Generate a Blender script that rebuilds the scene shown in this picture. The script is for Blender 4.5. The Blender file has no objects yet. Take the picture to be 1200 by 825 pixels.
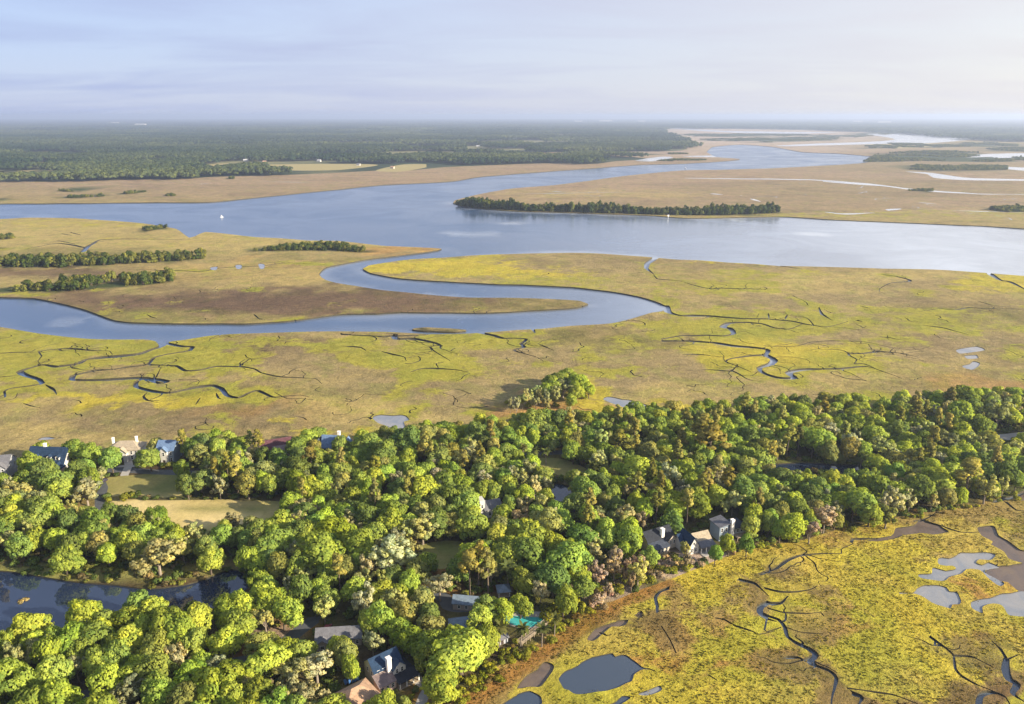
# Aerial view over a tidal salt marsh: wooded near shore with houses, winding
# creek, wide river, far wooded plain.  Units are metres; the camera is a drone
# 160 m above the water looking along +Y.
import bpy, bmesh, math, random
import numpy as np
from mathutils import Vector, Matrix
from mathutils.geometry import delaunay_2d_cdt

random.seed(7)
RNG = np.random.default_rng(7)
SC = bpy.context.scene
COL = SC.collection

# ------------------------------------------------------------------ camera
CAM_H = 160.0
FPX = 900.0                                   # focal length in photo pixels
HORIZON = 135.4
PITCH = math.atan((412.5 - HORIZON) / FPX)
SP, CP = math.sin(PITCH), math.cos(PITCH)
LAND = 1.8                                    # marsh top above the water
SUN_EL, SUN_AZ = math.radians(20.0), math.radians(112.0)   # azimuth clockwise from +Y


def ground(px, py, z=LAND):
    """Where the ray through a photo pixel meets the level z."""
    u, v = (px - 600.0) / FPX, (py - 412.5) / FPX
    t = (CAM_H - z) / (SP + v * CP)
    return (u * t, (CP - v * SP) * t)


def ground_np(P, z=LAND):
    P = np.asarray(P, float)
    u, v = (P[:, 0] - 600.0) / FPX, (P[:, 1] - 412.5) / FPX
    t = (CAM_H - z) / np.maximum(SP + v * CP, 1e-4)
    return np.stack([u * t, (CP - v * SP) * t], 1)


def project_np(x, y, z):
    d = y * CP - (z - CAM_H) * SP
    d = np.maximum(d, 1e-3)
    up = y * SP + (z - CAM_H) * CP
    return 600 + FPX * x / d, 412.5 - FPX * up / d


def ppm(px, py, z=LAND):
    """photo pixels per metre at a ground pixel"""
    v = (py - 412.5) / FPX
    return FPX * (SP + v * CP) / (CAM_H - z)


# ------------------------------------------------------------------ naming
def tag(o, label=None, cat=None, group=None, kind=None):
    if label: o["label"] = label
    if cat: o["category"] = cat
    if group: o["group"] = group
    if kind: o["kind"] = kind
    return o


def empty(name, loc, rz=0.0):
    o = bpy.data.objects.new(name, None)
    COL.objects.link(o)
    o.location = loc
    o.rotation_euler = (0, 0, rz)
    o.empty_display_size = 0.5
    return o


def mesh_obj(name, verts, faces, mat=None, parent=None, smooth=False, mats=None, mat_idx=None):
    me = bpy.data.meshes.new(name)
    me.from_pydata([tuple(map(float, v)) for v in verts], [], [tuple(map(int, f)) for f in faces])
    for m in (mats or ([mat] if mat else [])):
        me.materials.append(m)
    if mat_idx is not None:
        me.polygons.foreach_set("material_index", np.asarray(mat_idx, np.int32))
    if smooth:
        me.polygons.foreach_set("use_smooth", np.ones(len(me.polygons), bool))
    me.update()
    o = bpy.data.objects.new(name, me)
    COL.objects.link(o)
    if parent: o.parent = parent
    return o


def quad_mesh(name, V, mats, attrs=None, normals=None):
    """V: (n,4,3) array of separate quads -> mesh datablock (fast path)."""
    n, k = V.shape[0], V.shape[1]
    me = bpy.data.meshes.new(name)
    me.vertices.add(n * k)
    me.vertices.foreach_set("co", V.reshape(-1).astype(np.float32))
    me.loops.add(n * k)
    me.loops.foreach_set("vertex_index", np.arange(n * k, dtype=np.int32))
    me.polygons.add(n)
    me.polygons.foreach_set("loop_start", np.arange(0, n * k, k, dtype=np.int32))
    me.polygons.foreach_set("loop_total", np.full(n, k, np.int32))
    for m in mats: me.materials.append(m)
    for nm, arr in (attrs or {}).items():      # one value per quad
        a = me.attributes.new(nm, "FLOAT", "POINT")
        a.data.foreach_set("value", np.repeat(arr, k).astype(np.float32))
    me.update(calc_edges=True)
    if normals is not None:                     # sprays shade with the round of their clump
        me.polygons.foreach_set("use_smooth", np.ones(n, bool))
        me.normals_split_custom_set_from_vertices(np.repeat(normals, k, 0).tolist())
    return me


# ------------------------------------------------------------------ shader kit
class NT:
    def __init__(self, name):
        self.m = bpy.data.materials.new(name)
        self.m.use_nodes = True
        self.t = self.m.node_tree
        self.t.nodes.clear()
        self.out = self.t.nodes.new("ShaderNodeOutputMaterial")

    def n(self, typ, **kw):
        nd = self.t.nodes.new(typ)
        for k, v in kw.items():
            if k in nd.inputs.keys():
                self.set(nd.inputs[k], v)
            else:
                setattr(nd, k, v)
        return nd

    def set(self, sock, v):
        if isinstance(v, bpy.types.NodeSocket):
            self.t.links.new(v, sock)
        elif isinstance(v, (tuple, list)) and len(v) == 3 and sock.type == "RGBA":
            sock.default_value = (*v, 1)
        else:
            sock.default_value = v

    def noise(self, scale, detail=4, rough=0.55, vec=None, dist=0.0):
        nd = self.n("ShaderNodeTexNoise", Scale=scale, Detail=detail, Roughness=rough, Distortion=dist)
        if vec is not None: self.set(nd.inputs["Vector"], vec)
        return nd.outputs["Fac"]

    def ramp(self, fac, stops):
        nd = self.n("ShaderNodeValToRGB")
        e = nd.color_ramp.elements
        while len(e) < len(stops): e.new(0.5)
        for el, (p, c) in zip(e, stops):
            el.position = p
            el.color = (*c, 1) if len(c) == 3 else c
        self.set(nd.inputs[0], fac)
        return nd.outputs[0]

    def maprange(self, v, a, b, c, d):
        nd = self.n("ShaderNodeMapRange")
        for i, x in enumerate((v, a, b, c, d)): self.set(nd.inputs[i], x)
        return nd.outputs[0]

    def math(self, op, a, b=0.0):
        nd = self.n("ShaderNodeMath", operation=op)
        self.set(nd.inputs[0], a); self.set(nd.inputs[1], b)
        return nd.outputs[0]

    def mix(self, fac, a, b, blend="MIX"):
        nd = self.n("ShaderNodeMix", data_type="RGBA", blend_type=blend)
        self.set(nd.inputs[0], fac); self.set(nd.inputs[6], a); self.set(nd.inputs[7], b)
        return nd.outputs[2]

    def scale_col(self, col, fac):
        nd = self.n("ShaderNodeVectorMath", operation="SCALE")
        self.set(nd.inputs[0], col); self.set(nd.inputs[3], fac)
        return nd.outputs[0]

    def pos(self):
        return self.n("ShaderNodeNewGeometry").outputs["Position"]

    def objco(self):
        return self.n("ShaderNodeTexCoord").outputs["Object"]

    def bump(self, h, strength=0.3, dist=0.3):
        return self.n("ShaderNodeBump", Strength=strength, Distance=dist, Height=h).outputs[0]

    def principled(self, col, rough=0.9, normal=None, spec=0.2, metal=0.0, **kw):
        b = self.n("ShaderNodeBsdfPrincipled")
        self.set(b.inputs["Base Color"], col)
        self.set(b.inputs["Roughness"], rough)
        self.set(b.inputs["Specular IOR Level"], spec)
        self.set(b.inputs["Metallic"], metal)
        if normal is not None: self.set(b.inputs["Normal"], normal)
        self.t.links.new(b.outputs[0], self.out.inputs[0])
        return b

    def surface(self, sock):
        self.t.links.new(sock, self.out.inputs[0])


def plain(name, col, rough=0.8, var=0.12, scale=1.5, spec=0.2, bump=0.0, metal=0.0):
    """A painted/stone/wood surface with mild uneven wear."""
    s = NT(name)
    co = s.objco()
    f = s.noise(scale, 5, 0.6, co)
    c = s.scale_col(col, s.maprange(f, 0.3, 0.7, 1 - var, 1 + var))
    nrm = s.bump(s.noise(scale * 6, 3, 0.6, co), bump, 0.05) if bump else None
    s.principled(c, rough, nrm, spec, metal)
    return s.m
# ------------------------------------------------------------------ outlines
# Shorelines, creeks, ponds and clearings as pixel outlines read off the photo;
# each is carried to its real place on the ground by ground().
def T(ox, oy, s, pts):
    return [(ox + p[0] / s, oy + p[1] / s) + tuple(p[2:]) for p in pts]


RIVER = ([(-420, 243), (-150, 240), (0, 239), (77, 238), (167, 237), (247, 236.5), (300, 231.5), (350, 226.7), (400, 221.7),
  (443, 217), (500, 214), (533, 212), (560, 207), (600, 204), (633, 201.7), (700, 196.7), (750, 193), (800, 191.7),
  (867, 187), (840, 184), (828, 178), (834, 172.5), (865, 169.5), (905, 172), (940, 178), (985, 180), (1030, 185),
  (1013, 190.7), (960, 194.3), (900, 197.3), (850, 198.7), (800, 199.5), (740, 205), (700, 210), (650, 216.7), (600, 220.7),
  (560, 228), (533, 235), (531, 238), (545, 242), (560, 244), (600, 247), (650, 249), (700, 250.5), (760, 252.5), (800, 255),
  (860, 254.3), (917, 254), (967, 256.7), (1027, 259.3), (1067, 261), (1133, 264), (1200, 268), (1420, 282),
  (1420, 338), (1200, 323), (1157, 320), (1100, 316), (1033, 314.7), (967, 312.7), (900, 310), (850, 307), (800, 304),
  (750, 300), (700, 297), (633, 296.7), (567, 299), (517, 301.7), (467, 305), (432, 311), (425, 315), (433, 319.5),
  (467, 325.7), (533, 330.7), (600, 333), (667, 337), (717, 341.7), (750, 347.7), (772, 355), (782, 361), (774, 365),
  (763, 366.7), (743, 372.7), (717, 379), (683, 381.7), (633, 385.7), (587, 389), (550, 391), (500, 391.7), (450, 388.5),
  (400, 388), (333, 389), (250, 393), (215, 397.5), (197, 400), (193, 405), (186, 405), (181, 400), (167, 398), (100, 397), (50, 391.7), (0, 383), (-150, 368), (-420, 366),
  (-420, 350), (-150, 346), (0, 347.7), (40, 349), (73, 356), (100, 363), (133, 375), (160, 378), (267, 379), (333, 376.7),
  (400, 369), (450, 366.5), (500, 365.7), (567, 365.7), (633, 363), (675, 360.2), (689, 356), (680, 352.5), (650, 350.5), (600, 349),
  (550, 348), (500, 345), (450, 340), (400, 332.5), (382, 328), (374, 321), (382, 313), (400, 309), (430, 304), (467, 299.5),
  (505, 294.5), (518, 291.5), (490, 289.8), (450, 287.7), (400, 283), (367, 281.7), (300, 277.7), (240, 271.7), (228, 277), (222, 278.5), (212, 271), (207, 268),
  (167, 261.7), (100, 256.7), (33, 255), (0, 256.7), (-150, 262), (-420, 268)])
ISLETS = [T(400, 280, 3, [(248, 316), (290, 310), (340, 313), (440, 320), (400, 327), (300, 324)])]
FAR_WATER = [
  T(800, 100, 3, [(330, 212), (480, 204), (640, 199), (700, 196), (745, 190), (700, 180), (640, 171), (800, 168), (950, 182), (1010, 190), (870, 203), (700, 206), (500, 211), (380, 214)]),
  T(800, 100, 3, [(780, 303), (870, 307), (1000, 325), (1300, 332), (1300, 336), (990, 333), (880, 325), (860, 313)]),
  T(800, 100, 3, [(975, 248), (1100, 240), (1300, 238), (1300, 250), (1110, 261), (1090, 252), (1000, 254)]),
  T(800, 100, 3, [(1100, 285), (1200, 289), (1400, 290), (1400, 301), (1200, 300), (1130, 293)]),
  T(800, 100, 3, [(-60, 148), (150, 160), (330, 163), (540, 166), (380, 170), (200, 167), (60, 160)]),
  T(800, 100, 3, [(0, 250), (120, 246), (240, 250), (150, 253)]),
  [(745, 188), (775, 183.5), (790, 184.5), (765, 189)],
]
# creeks: (tile, width in photo px, points)
t4, t5, t6, tb7, tb8, tr4 = (0, 280, 3), (400, 280, 3), (800, 280, 3), (600, 640, 4), (900, 640, 4), (900, 440, 3.75)
t1, t3 = (0, 100, 3), (800, 100, 3)
CREEKS = [
  (t4, 3.6, [(578, 362), (568, 378), (545, 387), (500, 400), (430, 410), (390, 415), (300, 425), (280, 437), (200, 450), (145, 443), (100, 455), (70, 468), (90, 480), (140, 495), (150, 508), (100, 518), (40, 525), (15, 535), (18, 555), (-40, 562)]),
  (t4, 1.8, [(145, 443), (135, 430), (150, 412), (140, 395), (240, 385), (330, 393), (385, 393), (395, 405), (375, 415)]),
  (t4, 3.0, [(580, 366), (640, 378), (680, 380), (670, 392), (600, 402), (540, 420), (520, 440), (440, 452), (330, 465), (255, 482), (250, 496), (330, 497), (480, 488), (590, 498), (560, 505), (510, 491), (485, 500), (480, 518), (540, 535), (600, 540), (700, 520), (750, 515), (780, 525), (800, 548), (840, 558), (880, 540), (910, 533), (960, 555), (1000, 552), (1060, 548), (1090, 555)]),
  (t4, 2.3, [(530, 440), (620, 445), (650, 462), (700, 460), (760, 447), (850, 450), (900, 458), (920, 470), (990, 485), (1060, 488), (1110, 492), (1130, 512)]),
  (t4, 1.7, [(520, 538), (505, 553), (520, 568), (560, 568)]),
  (t4, 1.3, [(700, 560), (690, 580)]), (t4, 1.3, [(760, 540), (770, 560), (790, 565)]),
  (t4, 1.3, [(160, 512), (190, 530), (200, 545)]), (t4, 1.3, [(-20, 487), (30, 486), (70, 480)]), (t4, 1.3, [(-20, 405), (100, 398), (145, 397)]),
  (t4, 1.2, [(80, 580), (110, 588), (140, 592)]), (t4, 1.2, [(515, 265), (530, 274), (550, 280)]), (t4, 1.2, [(890, 265), (915, 285)]),
  (t4, 1.6, [(480, 108), (600, 112), (720, 112), (760, 103), (840, 97), (920, 95), (1000, 85), (1100, 88), (1150, 90)]),
  (t4, 1.2, [(800, 330), (740, 350), (735, 358)]), (t4, 1.2, [(965, 540), (1010, 560), (1100, 565)]),
  (t1, 1.4, [(100, 575), (200, 555), (260, 562), (300, 570), (330, 552), (350, 543), (450, 540), (640, 543)]),
  (t1, 1.3, [(200, 545), (260, 558)]), (t1, 1.2, [(215, 522), (250, 528)]), (t1, 1.2, [(245, 517), (285, 526)]),
  (t1, 3.0, [(290, 585), (310, 565), (340, 551)]), (t1, 2.0, [(-20, 571), (28, 573)]), (t1, 2.5, [(648, 512), (665, 525), (690, 531)]),
  (t5, 2.6, [(0, 335), (100, 342), (200, 341), (320, 334)]),
  (t5, 2.5, [(180, 340), (190, 352), (250, 350), (330, 365), (345, 372), (310, 378), (330, 395), (380, 425)]),
  (t5, 1.9, [(0, 375), (70, 383), (85, 393)]), (t5, 1.9, [(140, 395), (180, 405), (225, 415), (230, 428)]),
  (t5, 1.7, [(240, 470), (270, 460), (340, 455), (400, 460), (440, 470)]), (t5, 1.7, [(340, 455), (332, 440), (360, 435)]),
  (t5, 2.1, [(490, 330), (540, 340), (570, 350), (650, 352), (630, 368), (645, 378), (610, 390), (650, 405), (690, 418), (710, 432)]),
  (t5, 1.7, [(690, 367), (720, 382), (745, 390)]), (t5, 2.4, [(665, 312), (675, 320), (680, 330)]),
  (t5, 3.0, [(1105, 66), (1075, 88), (1072, 103), (1100, 125)]), (t5, 1.4, [(1100, 125), (1110, 140), (1200, 148)]),
  (t5, 3.4, [(1140, 240), (1150, 258), (1200, 270), (1300, 272), (1400, 278), (1500, 280), (1580, 288), (1630, 300), (1700, 310), (1730, 305), (1780, 290)]),
  (t6, 2.6, [(-70, 352), (0, 340), (80, 338), (140, 341), (178, 332), (165, 314), (140, 310), (160, 296), (220, 292), (280, 298), (320, 312), (370, 315), (405, 306), (425, 298)]),
  (t6, 3.0, [(-70, 358), (0, 357), (100, 362), (170, 375), (250, 382), (300, 390), (290, 405), (240, 410), (170, 420), (150, 430), (200, 450), (240, 466)]),
  (t6, 2.8, [(290, 405), (322, 425), (310, 440), (268, 455), (290, 475), (350, 490), (390, 490), (370, 470), (400, 460), (480, 458), (560, 455), (650, 450), (700, 465), (740, 478), (770, 490)]),
  (t6, 1.4, [(0, 405), (80, 408), (150, 417)]), (t6, 1.4, [(0, 465), (80, 460), (180, 465), (200, 475), (230, 495), (275, 500)]),
  (t6, 1.6, [(600, 440), (610, 425), (580, 405), (640, 400), (690, 395), (750, 400), (830, 415)]), (t6, 2.0, [(600, 440), (640, 440), (672, 451)]),
  (t6, 1.6, [(840, 302), (900, 310), (960, 325), (1010, 335)]),
  (t6, 1.7, [(830, 255), (900, 245), (960, 250), (1000, 243), (1100, 245), (1200, 245)]),
  (t6, 1.6, [(700, 125), (760, 135), (800, 148), (730, 155), (690, 175), (690, 185), (710, 192)]),
  (t6, 3.0, [(1080, 122), (1120, 145), (1150, 150), (1210, 178)]),
  (t6, 1.6, [(0, 150), (30, 160), (80, 172), (220, 175), (300, 178)]), (t6, 1.4, [(480, 240), (490, 265), (530, 285)]),
  (t6, 1.3, [(310, 92), (420, 106)]), (t6, 1.1, [(300, 378), (400, 375), (450, 362), (560, 360), (640, 365), (760, 385), (840, 390)]),
  (t6, 1.3, [(260, 278), (266, 262)]), (t6, 1.3, [(305, 280), (300, 262)]), (t6, 1.3, [(362, 282), (370, 265)]),
  (t6, 1.4, [(620, 235), (660, 245)]), (t6, 2.6, [(612, 285), (635, 292)]), (t6, 1.2, [(1040, 220), (1080, 232), (1130, 240)]),
  (t6, 1.2, [(690, 345), (750, 352), (800, 350)]), (t6, 1.2, [(200, 60), (245, 63)]),
  # far right marsh behind the wooded island
  (t3, 1.6, [(0, 326), (200, 328), (450, 332), (640, 345), (800, 365), (900, 372), (1050, 382), (1300, 384)]),
  (t3, 2.6, [(500, 338), (600, 345), (700, 354), (790, 364)]), (t3, 2.0, [(880, 372), (980, 379), (1040, 382)]),
  (t3, 1.4, [(500, 445), (560, 452), (680, 448)]), (t3, 1.4, [(830, 412), (890, 418)]), (t3, 2.4, [(725, 438), (768, 434)]),
  (t3, 1.2, [(240, 398), (275, 408)]), (t3, 1.2, [(100, 380), (140, 384)]), (t3, 1.2, [(940, 440), (1100, 444), (1250, 446)]),
  ((400, 100, 3), 1.2, [(600, 378), (700, 380), (1000, 376), (1200, 378)]), ((400, 100, 3), 1.8, [(740, 372), (790, 376)]),
  (t1, 1.0, [(920, 338), (1020, 340), (1150, 345)]), (t1, 1.4, [(700, 347), (740, 343)]),
  # bottom-right marsh (seen steeper: true widths)
  (tb8, 6.2, [(-20, 318), (0, 328), (50, 345), (80, 380), (90, 420), (130, 450), (190, 480), (222, 510), (192, 545), (230, 560), (290, 580), (322, 610), (315, 650), (300, 700), (292, 760)]),
  (tb7, 3.6, [(1060, 155), (1130, 170), (1160, 195), (1200, 232)]),
  (tb8, 3.0, [(-40, 130), (0, 115), (40, 100), (90, 65), (150, 45), (250, 38), (340, 35), (340, 15), (380, -2), (400, -10)]),
  (tb7, 4.6, [(1200, 262), (1165, 285), (1163, 310), (1190, 335), (1240, 352)]),
  (tb8, 3.6, [(-10, 196), (40, 212), (70, 215), (150, 210), (200, 200), (225, 185)]), (tb8, 5.6, [(10, 272), (60, 262), (90, 230)]),
  (tb8, 2.6, [(0, 290), (80, 310), (180, 315), (250, 310), (264, 327)]),
  (tb8, 3.2, [(760, 420), (830, 470), (870, 510), (880, 570), (910, 610), (980, 650), (1060, 680), (1110, 700), (1140, 750)]),
  (tb8, 6.0, [(985, 760), (1000, 700), (1035, 685), (1075, 692), (1110, 710)]),
  (tb8, 5.4, [(1118, 528), (1115, 580), (1130, 625), (1165, 645), (1145, 690), (1210, 730)]),
  (tb8, 2.4, [(1120, 530), (1090, 480), (1040, 440)]), (tb8, 2.4, [(1120, 530), (1170, 508)]), (tb8, 2.4, [(870, 510), (960, 520), (1055, 572)]),
  (tb8, 6.5, [(395, 690), (440, 710), (425, 745)]), (tb8, 2.6, [(370, 665), (480, 680), (600, 700), (700, 735)]),
  (tb8, 3.6, [(100, 520), (140, 525), (190, 548)]), (tb8, 2.0, [(0, 330), (-20, 390), (-10, 400), (60, 380)]), (tb8, 2.0, [(90, 385), (160, 405), (260, 408)]),
  (tb7, 2.8, [(950, 335), (1000, 345), (1050, 375), (1130, 400), (1160, 412), (1230, 400)]),
  (tb7, 1.2, [(700, 375), (740, 440), (765, 500)]), (tb7, 4.0, [(730, 200), (690, 215), (672, 240), (680, 280), (678, 312), (690, 302), (740, 298)]),
  (tb7, 1.4, [(610, 572), (640, 574), (672, 588)]), (tb7, 1.3, [(920, 600), (960, 630)]), (tb7, 2.4, [(410, 400), (440, 420), (465, 415)]),
  (tr4, 3.4, [(365, 735), (370, 720), (420, 716), (480, 714)]), (tr4, 3.4, [(690, 640), (780, 668), (850, 690), (925, 692)]),
  (tr4, 4.4, [(990, 552), (1060, 530), (1140, 505)]), (tr4, 3.6, [(1000, 572), (1020, 578)]), (tr4, 3.0, [(1050, 560), (1090, 590), (1140, 594)]),
  (tr4, 2.4, [(640, 640), (700, 630), (740, 600)]),
]
PONDS_MARSH = [
  T(*tb7, [(225, 630), (240, 605), (262, 588), (330, 545), (380, 525), (430, 510), (470, 505), (482, 522), (540, 520), (580, 545), (608, 568), (648, 577), (652, 582), (612, 580), (570, 598), (562, 630), (520, 650), (430, 675), (340, 688), (285, 684), (240, 662)]),
  T(*tb8, [(800, 50), (820, 42), (880, 42), (905, 32), (960, 28), (1020, 22), (1070, 35), (1050, 60), (1000, 64), (985, 78), (1010, 86), (1040, 70), (1085, 92), (1020, 110), (1060, 150), (1110, 180), (1090, 190), (1030, 150), (1000, 112), (960, 108), (930, 110), (905, 128), (860, 140), (830, 155), (770, 155), (720, 152), (700, 145), (700, 135), (770, 130), (778, 102), (830, 112), (880, 106), (862, 88), (800, 76)]),
  T(*tb8, [(610, 220), (680, 218), (705, 200), (735, 180), (785, 175), (830, 185), (845, 205), (880, 215), (905, 255), (900, 268), (860, 272), (850, 290), (790, 275), (740, 250), (690, 230), (620, 230)]),
  T(*tb8, [(950, 268), (1000, 245), (1070, 230), (1130, 222), (1180, 212), (1240, 220), (1240, 325), (1140, 322), (1105, 280), (1050, 266), (1010, 285), (1006, 318), (970, 300)]),
  T(*tb7, [(30, 690), (80, 680), (130, 710), (138, 745), (-60, 748), (-20, 722)]),
  T(*tb7, [(590, 690), (640, 670), (690, 652), (705, 668), (690, 682), (620, 697)]),
  T(*tb7, [(490, 722), (520, 700), (560, 712), (500, 745), (440, 745)]),
  T(400, 280, 3, [(915, 560), (930, 552), (990, 560), (1050, 578), (1095, 592), (1090, 604), (1040, 606), (960, 580)]),
  T(300, 480, 4, [(545, 35), (580, 25), (700, 25), (720, 45), (690, 60), (700, 95), (680, 102), (640, 95), (600, 70), (570, 60)]),
  T(800, 280, 3, [(960, 390), (1030, 378), (1065, 390), (1020, 398), (975, 402)]), T(800, 280, 3, [(990, 412), (1035, 408), (1040, 418), (1000, 422)]),
  T(800, 280, 3, [(985, 450), (1010, 440), (1020, 430), (1045, 438), (1035, 452), (1020, 460)]),
  T(0, 280, 3, [(740, 101), (765, 97), (762, 108), (745, 109)]), T(0, 280, 3, [(828, 92), (850, 91), (848, 103), (832, 104)]), T(0, 280, 3, [(908, 88), (928, 87), (926, 102), (912, 103)]),
  T(0, 500, 10, [(440, 150), (500, 120), (650, 118), (740, 128), (640, 142), (520, 152)]),
]
MUD = [
  T(*tb8, [(1080, 90), (1130, 80), (1250, 85), (1250, 215), (1180, 205), (1130, 180), (1062, 150), (1022, 112)]),
  T(*tr4, [(915, 665), (945, 662), (990, 668), (1010, 700), (1040, 720), (1125, 765), (1170, 770), (1170, 830), (1070, 815), (1030, 772), (975, 750), (985, 735), (940, 705)]),
  T(*tr4, [(550, 690), (560, 668), (640, 660), (665, 632), (720, 645), (780, 670), (800, 684), (700, 690), (600, 700), (550, 715), (440, 722)]),
  T(*tr4, [(1000, 545), (1060, 522), (1125, 500), (1160, 500), (1160, 540), (1060, 548), (1010, 560)]),
  T(*tb7, [(25, 665), (60, 610), (110, 580), (160, 545), (205, 555), (195, 590), (130, 655), (80, 660)]),
  T(*tb7, [(350, 440), (400, 390), (440, 365), (500, 340), (545, 348), (530, 370), (470, 375), (420, 410), (380, 445)]),
  T(*tb7, [(575, 305), (610, 300), (625, 325), (600, 332)]),
]
POND_WOOD = [(-160, 652), (-60, 660), (0, 669), (40, 675), (82, 681), (125, 684), (160, 687), (190, 687), (217, 684), (245, 677), (272, 668), (285, 672),
  (290, 690), (262, 708), (215, 722), (150, 722), (95, 735), (50, 745), (0, 748), (-160, 752)]
POND_NARROW = T(*tr4, [(-60, 392), (20, 388), (150, 384), (350, 390), (540, 403), (535, 420), (340, 428), (200, 424), (80, 418), (-40, 412)])
POND_SMALL = [(640, 572), (652, 566), (668, 570), (674, 580), (660, 590), (645, 586)]
# woodland, clearings, paved ways
FOREST = [(-260, 548), (-100, 546), (0, 541), (50, 537), (100, 536), (150, 534), (200, 531), (250, 530), (300, 530), (350, 528), (400, 523), (440, 520), (480, 519),
  (520, 512), (560, 504), (600, 506), (640, 501), (700, 497), (760, 492), (830, 490), (900, 482), (950, 483), (1000, 485), (1050, 481), (1100, 478), (1200, 474), (1420, 466),
  (1420, 545), (1260, 570), (1200, 578), (1150, 590), (1110, 597), (1060, 606), (1010, 616), (975, 622), (940, 632), (905, 638), (872, 643), (850, 652), (820, 664), (793, 674), (764, 686),
  (738, 696), (714, 706), (690, 714), (665, 732), (640, 748), (610, 764), (580, 782), (552, 802), (530, 820), (500, 850), (480, 930), (-260, 930)]
LAWNS = [
  [(122, 563), (140, 559), (170, 557), (200, 556), (240, 557), (243, 570), (215, 580), (190, 583), (150, 580), (122, 583)],
  [(60, 604), (90, 600), (115, 592), (140, 587), (160, 585), (200, 585), (240, 586), (290, 586), (330, 588), (352, 598), (335, 608), (300, 616), (255, 622), (212, 620), (180, 614), (150, 608), (100, 610)],
  [(486, 641), (505, 636), (525, 634), (548, 636), (560, 641), (556, 650), (540, 660), (515, 668), (500, 662), (490, 652)],
  [(612, 540), (640, 536), (662, 538), (685, 548), (696, 556), (690, 564), (668, 560), (640, 552), (618, 548)],
  [(438, 590), (450, 584), (465, 583), (468, 592), (455, 598), (440, 598)],
  T(*tr4, [(220, 350), (300, 335), (400, 340), (470, 360), (500, 378), (380, 382), (250, 378)]),
]
PATHS = [  # (kind, width m, pixel points)
  ("road", 5.0, [(-40, 850), (60, 832), (100, 815), (125, 806), (160, 800), (200, 795), (240, 786), (270, 778), (300, 770), (322, 758), (338, 749), (352, 738), (368, 726)]),
  ("road", 5.0, [(60, 575), (95, 556), (120, 551), (150, 551), (180, 553), (215, 554), (260, 556), (330, 566)]),
  ("road", 4.0, [(118, 600), (117, 585), (121, 572), (117, 563), (113, 555)]),
  ("road", 4.5, [(590, 534), (610, 532), (640, 531), (665, 530), (700, 536)]),
  ("path", 3.0, [(488, 850), (492, 828), (497, 815), (501, 806), (492, 800)]),
  ("path", 3.6, [(146, 556), (149, 550), (151, 545), (150, 540)]), ("path", 2.2, [(140, 546.5), (150, 546), (161, 546)]),
  ("road", 5.0, [(500, 692), (520, 700), (526, 710), (545, 712), (560, 705)]),
  ("path", 7.0, [(1150, 514), (1180, 512), (1215, 508), (1260, 505)]),
]
FAR_FOREST = [(-900, 206), (-300, 209), (0, 212), (60, 213), (130, 211), (200, 210), (260, 207), (330, 205), (400, 202), (440, 200), (480, 199.5), (520, 196), (590, 193), (640, 191.5), (700, 192), (722, 189),
  (760, 186), (700, 182), (640, 183), (590, 181), (640, 178.5), (720, 178), (790, 177), (806, 175), (806, 168), (790, 162), (772, 155), (776, 151.5), (850, 151), (960, 153), (1060, 157), (1170, 166), (1300, 166), (2200, 160), (2600, 139.2), (-1600, 139.2)]
FIELDS = [
  T(0, 100, 3, [(715, 285), (760, 275), (900, 276), (915, 288), (800, 295), (720, 295)]),
  T(0, 100, 3, [(920, 282), (960, 278), (1100, 276), (1200, 276), (1330, 280), (1200, 297), (1060, 300), (960, 296)]),
  T(0, 100, 3, [(60, 302), (120, 297), (200, 300), (150, 310), (70, 308)]),
  [(440, 200), (470, 193), (500, 192.5), (500, 196), (470, 201)], [(1010, 168), (1060, 166), (1100, 170), (1050, 174)],
]
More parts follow.
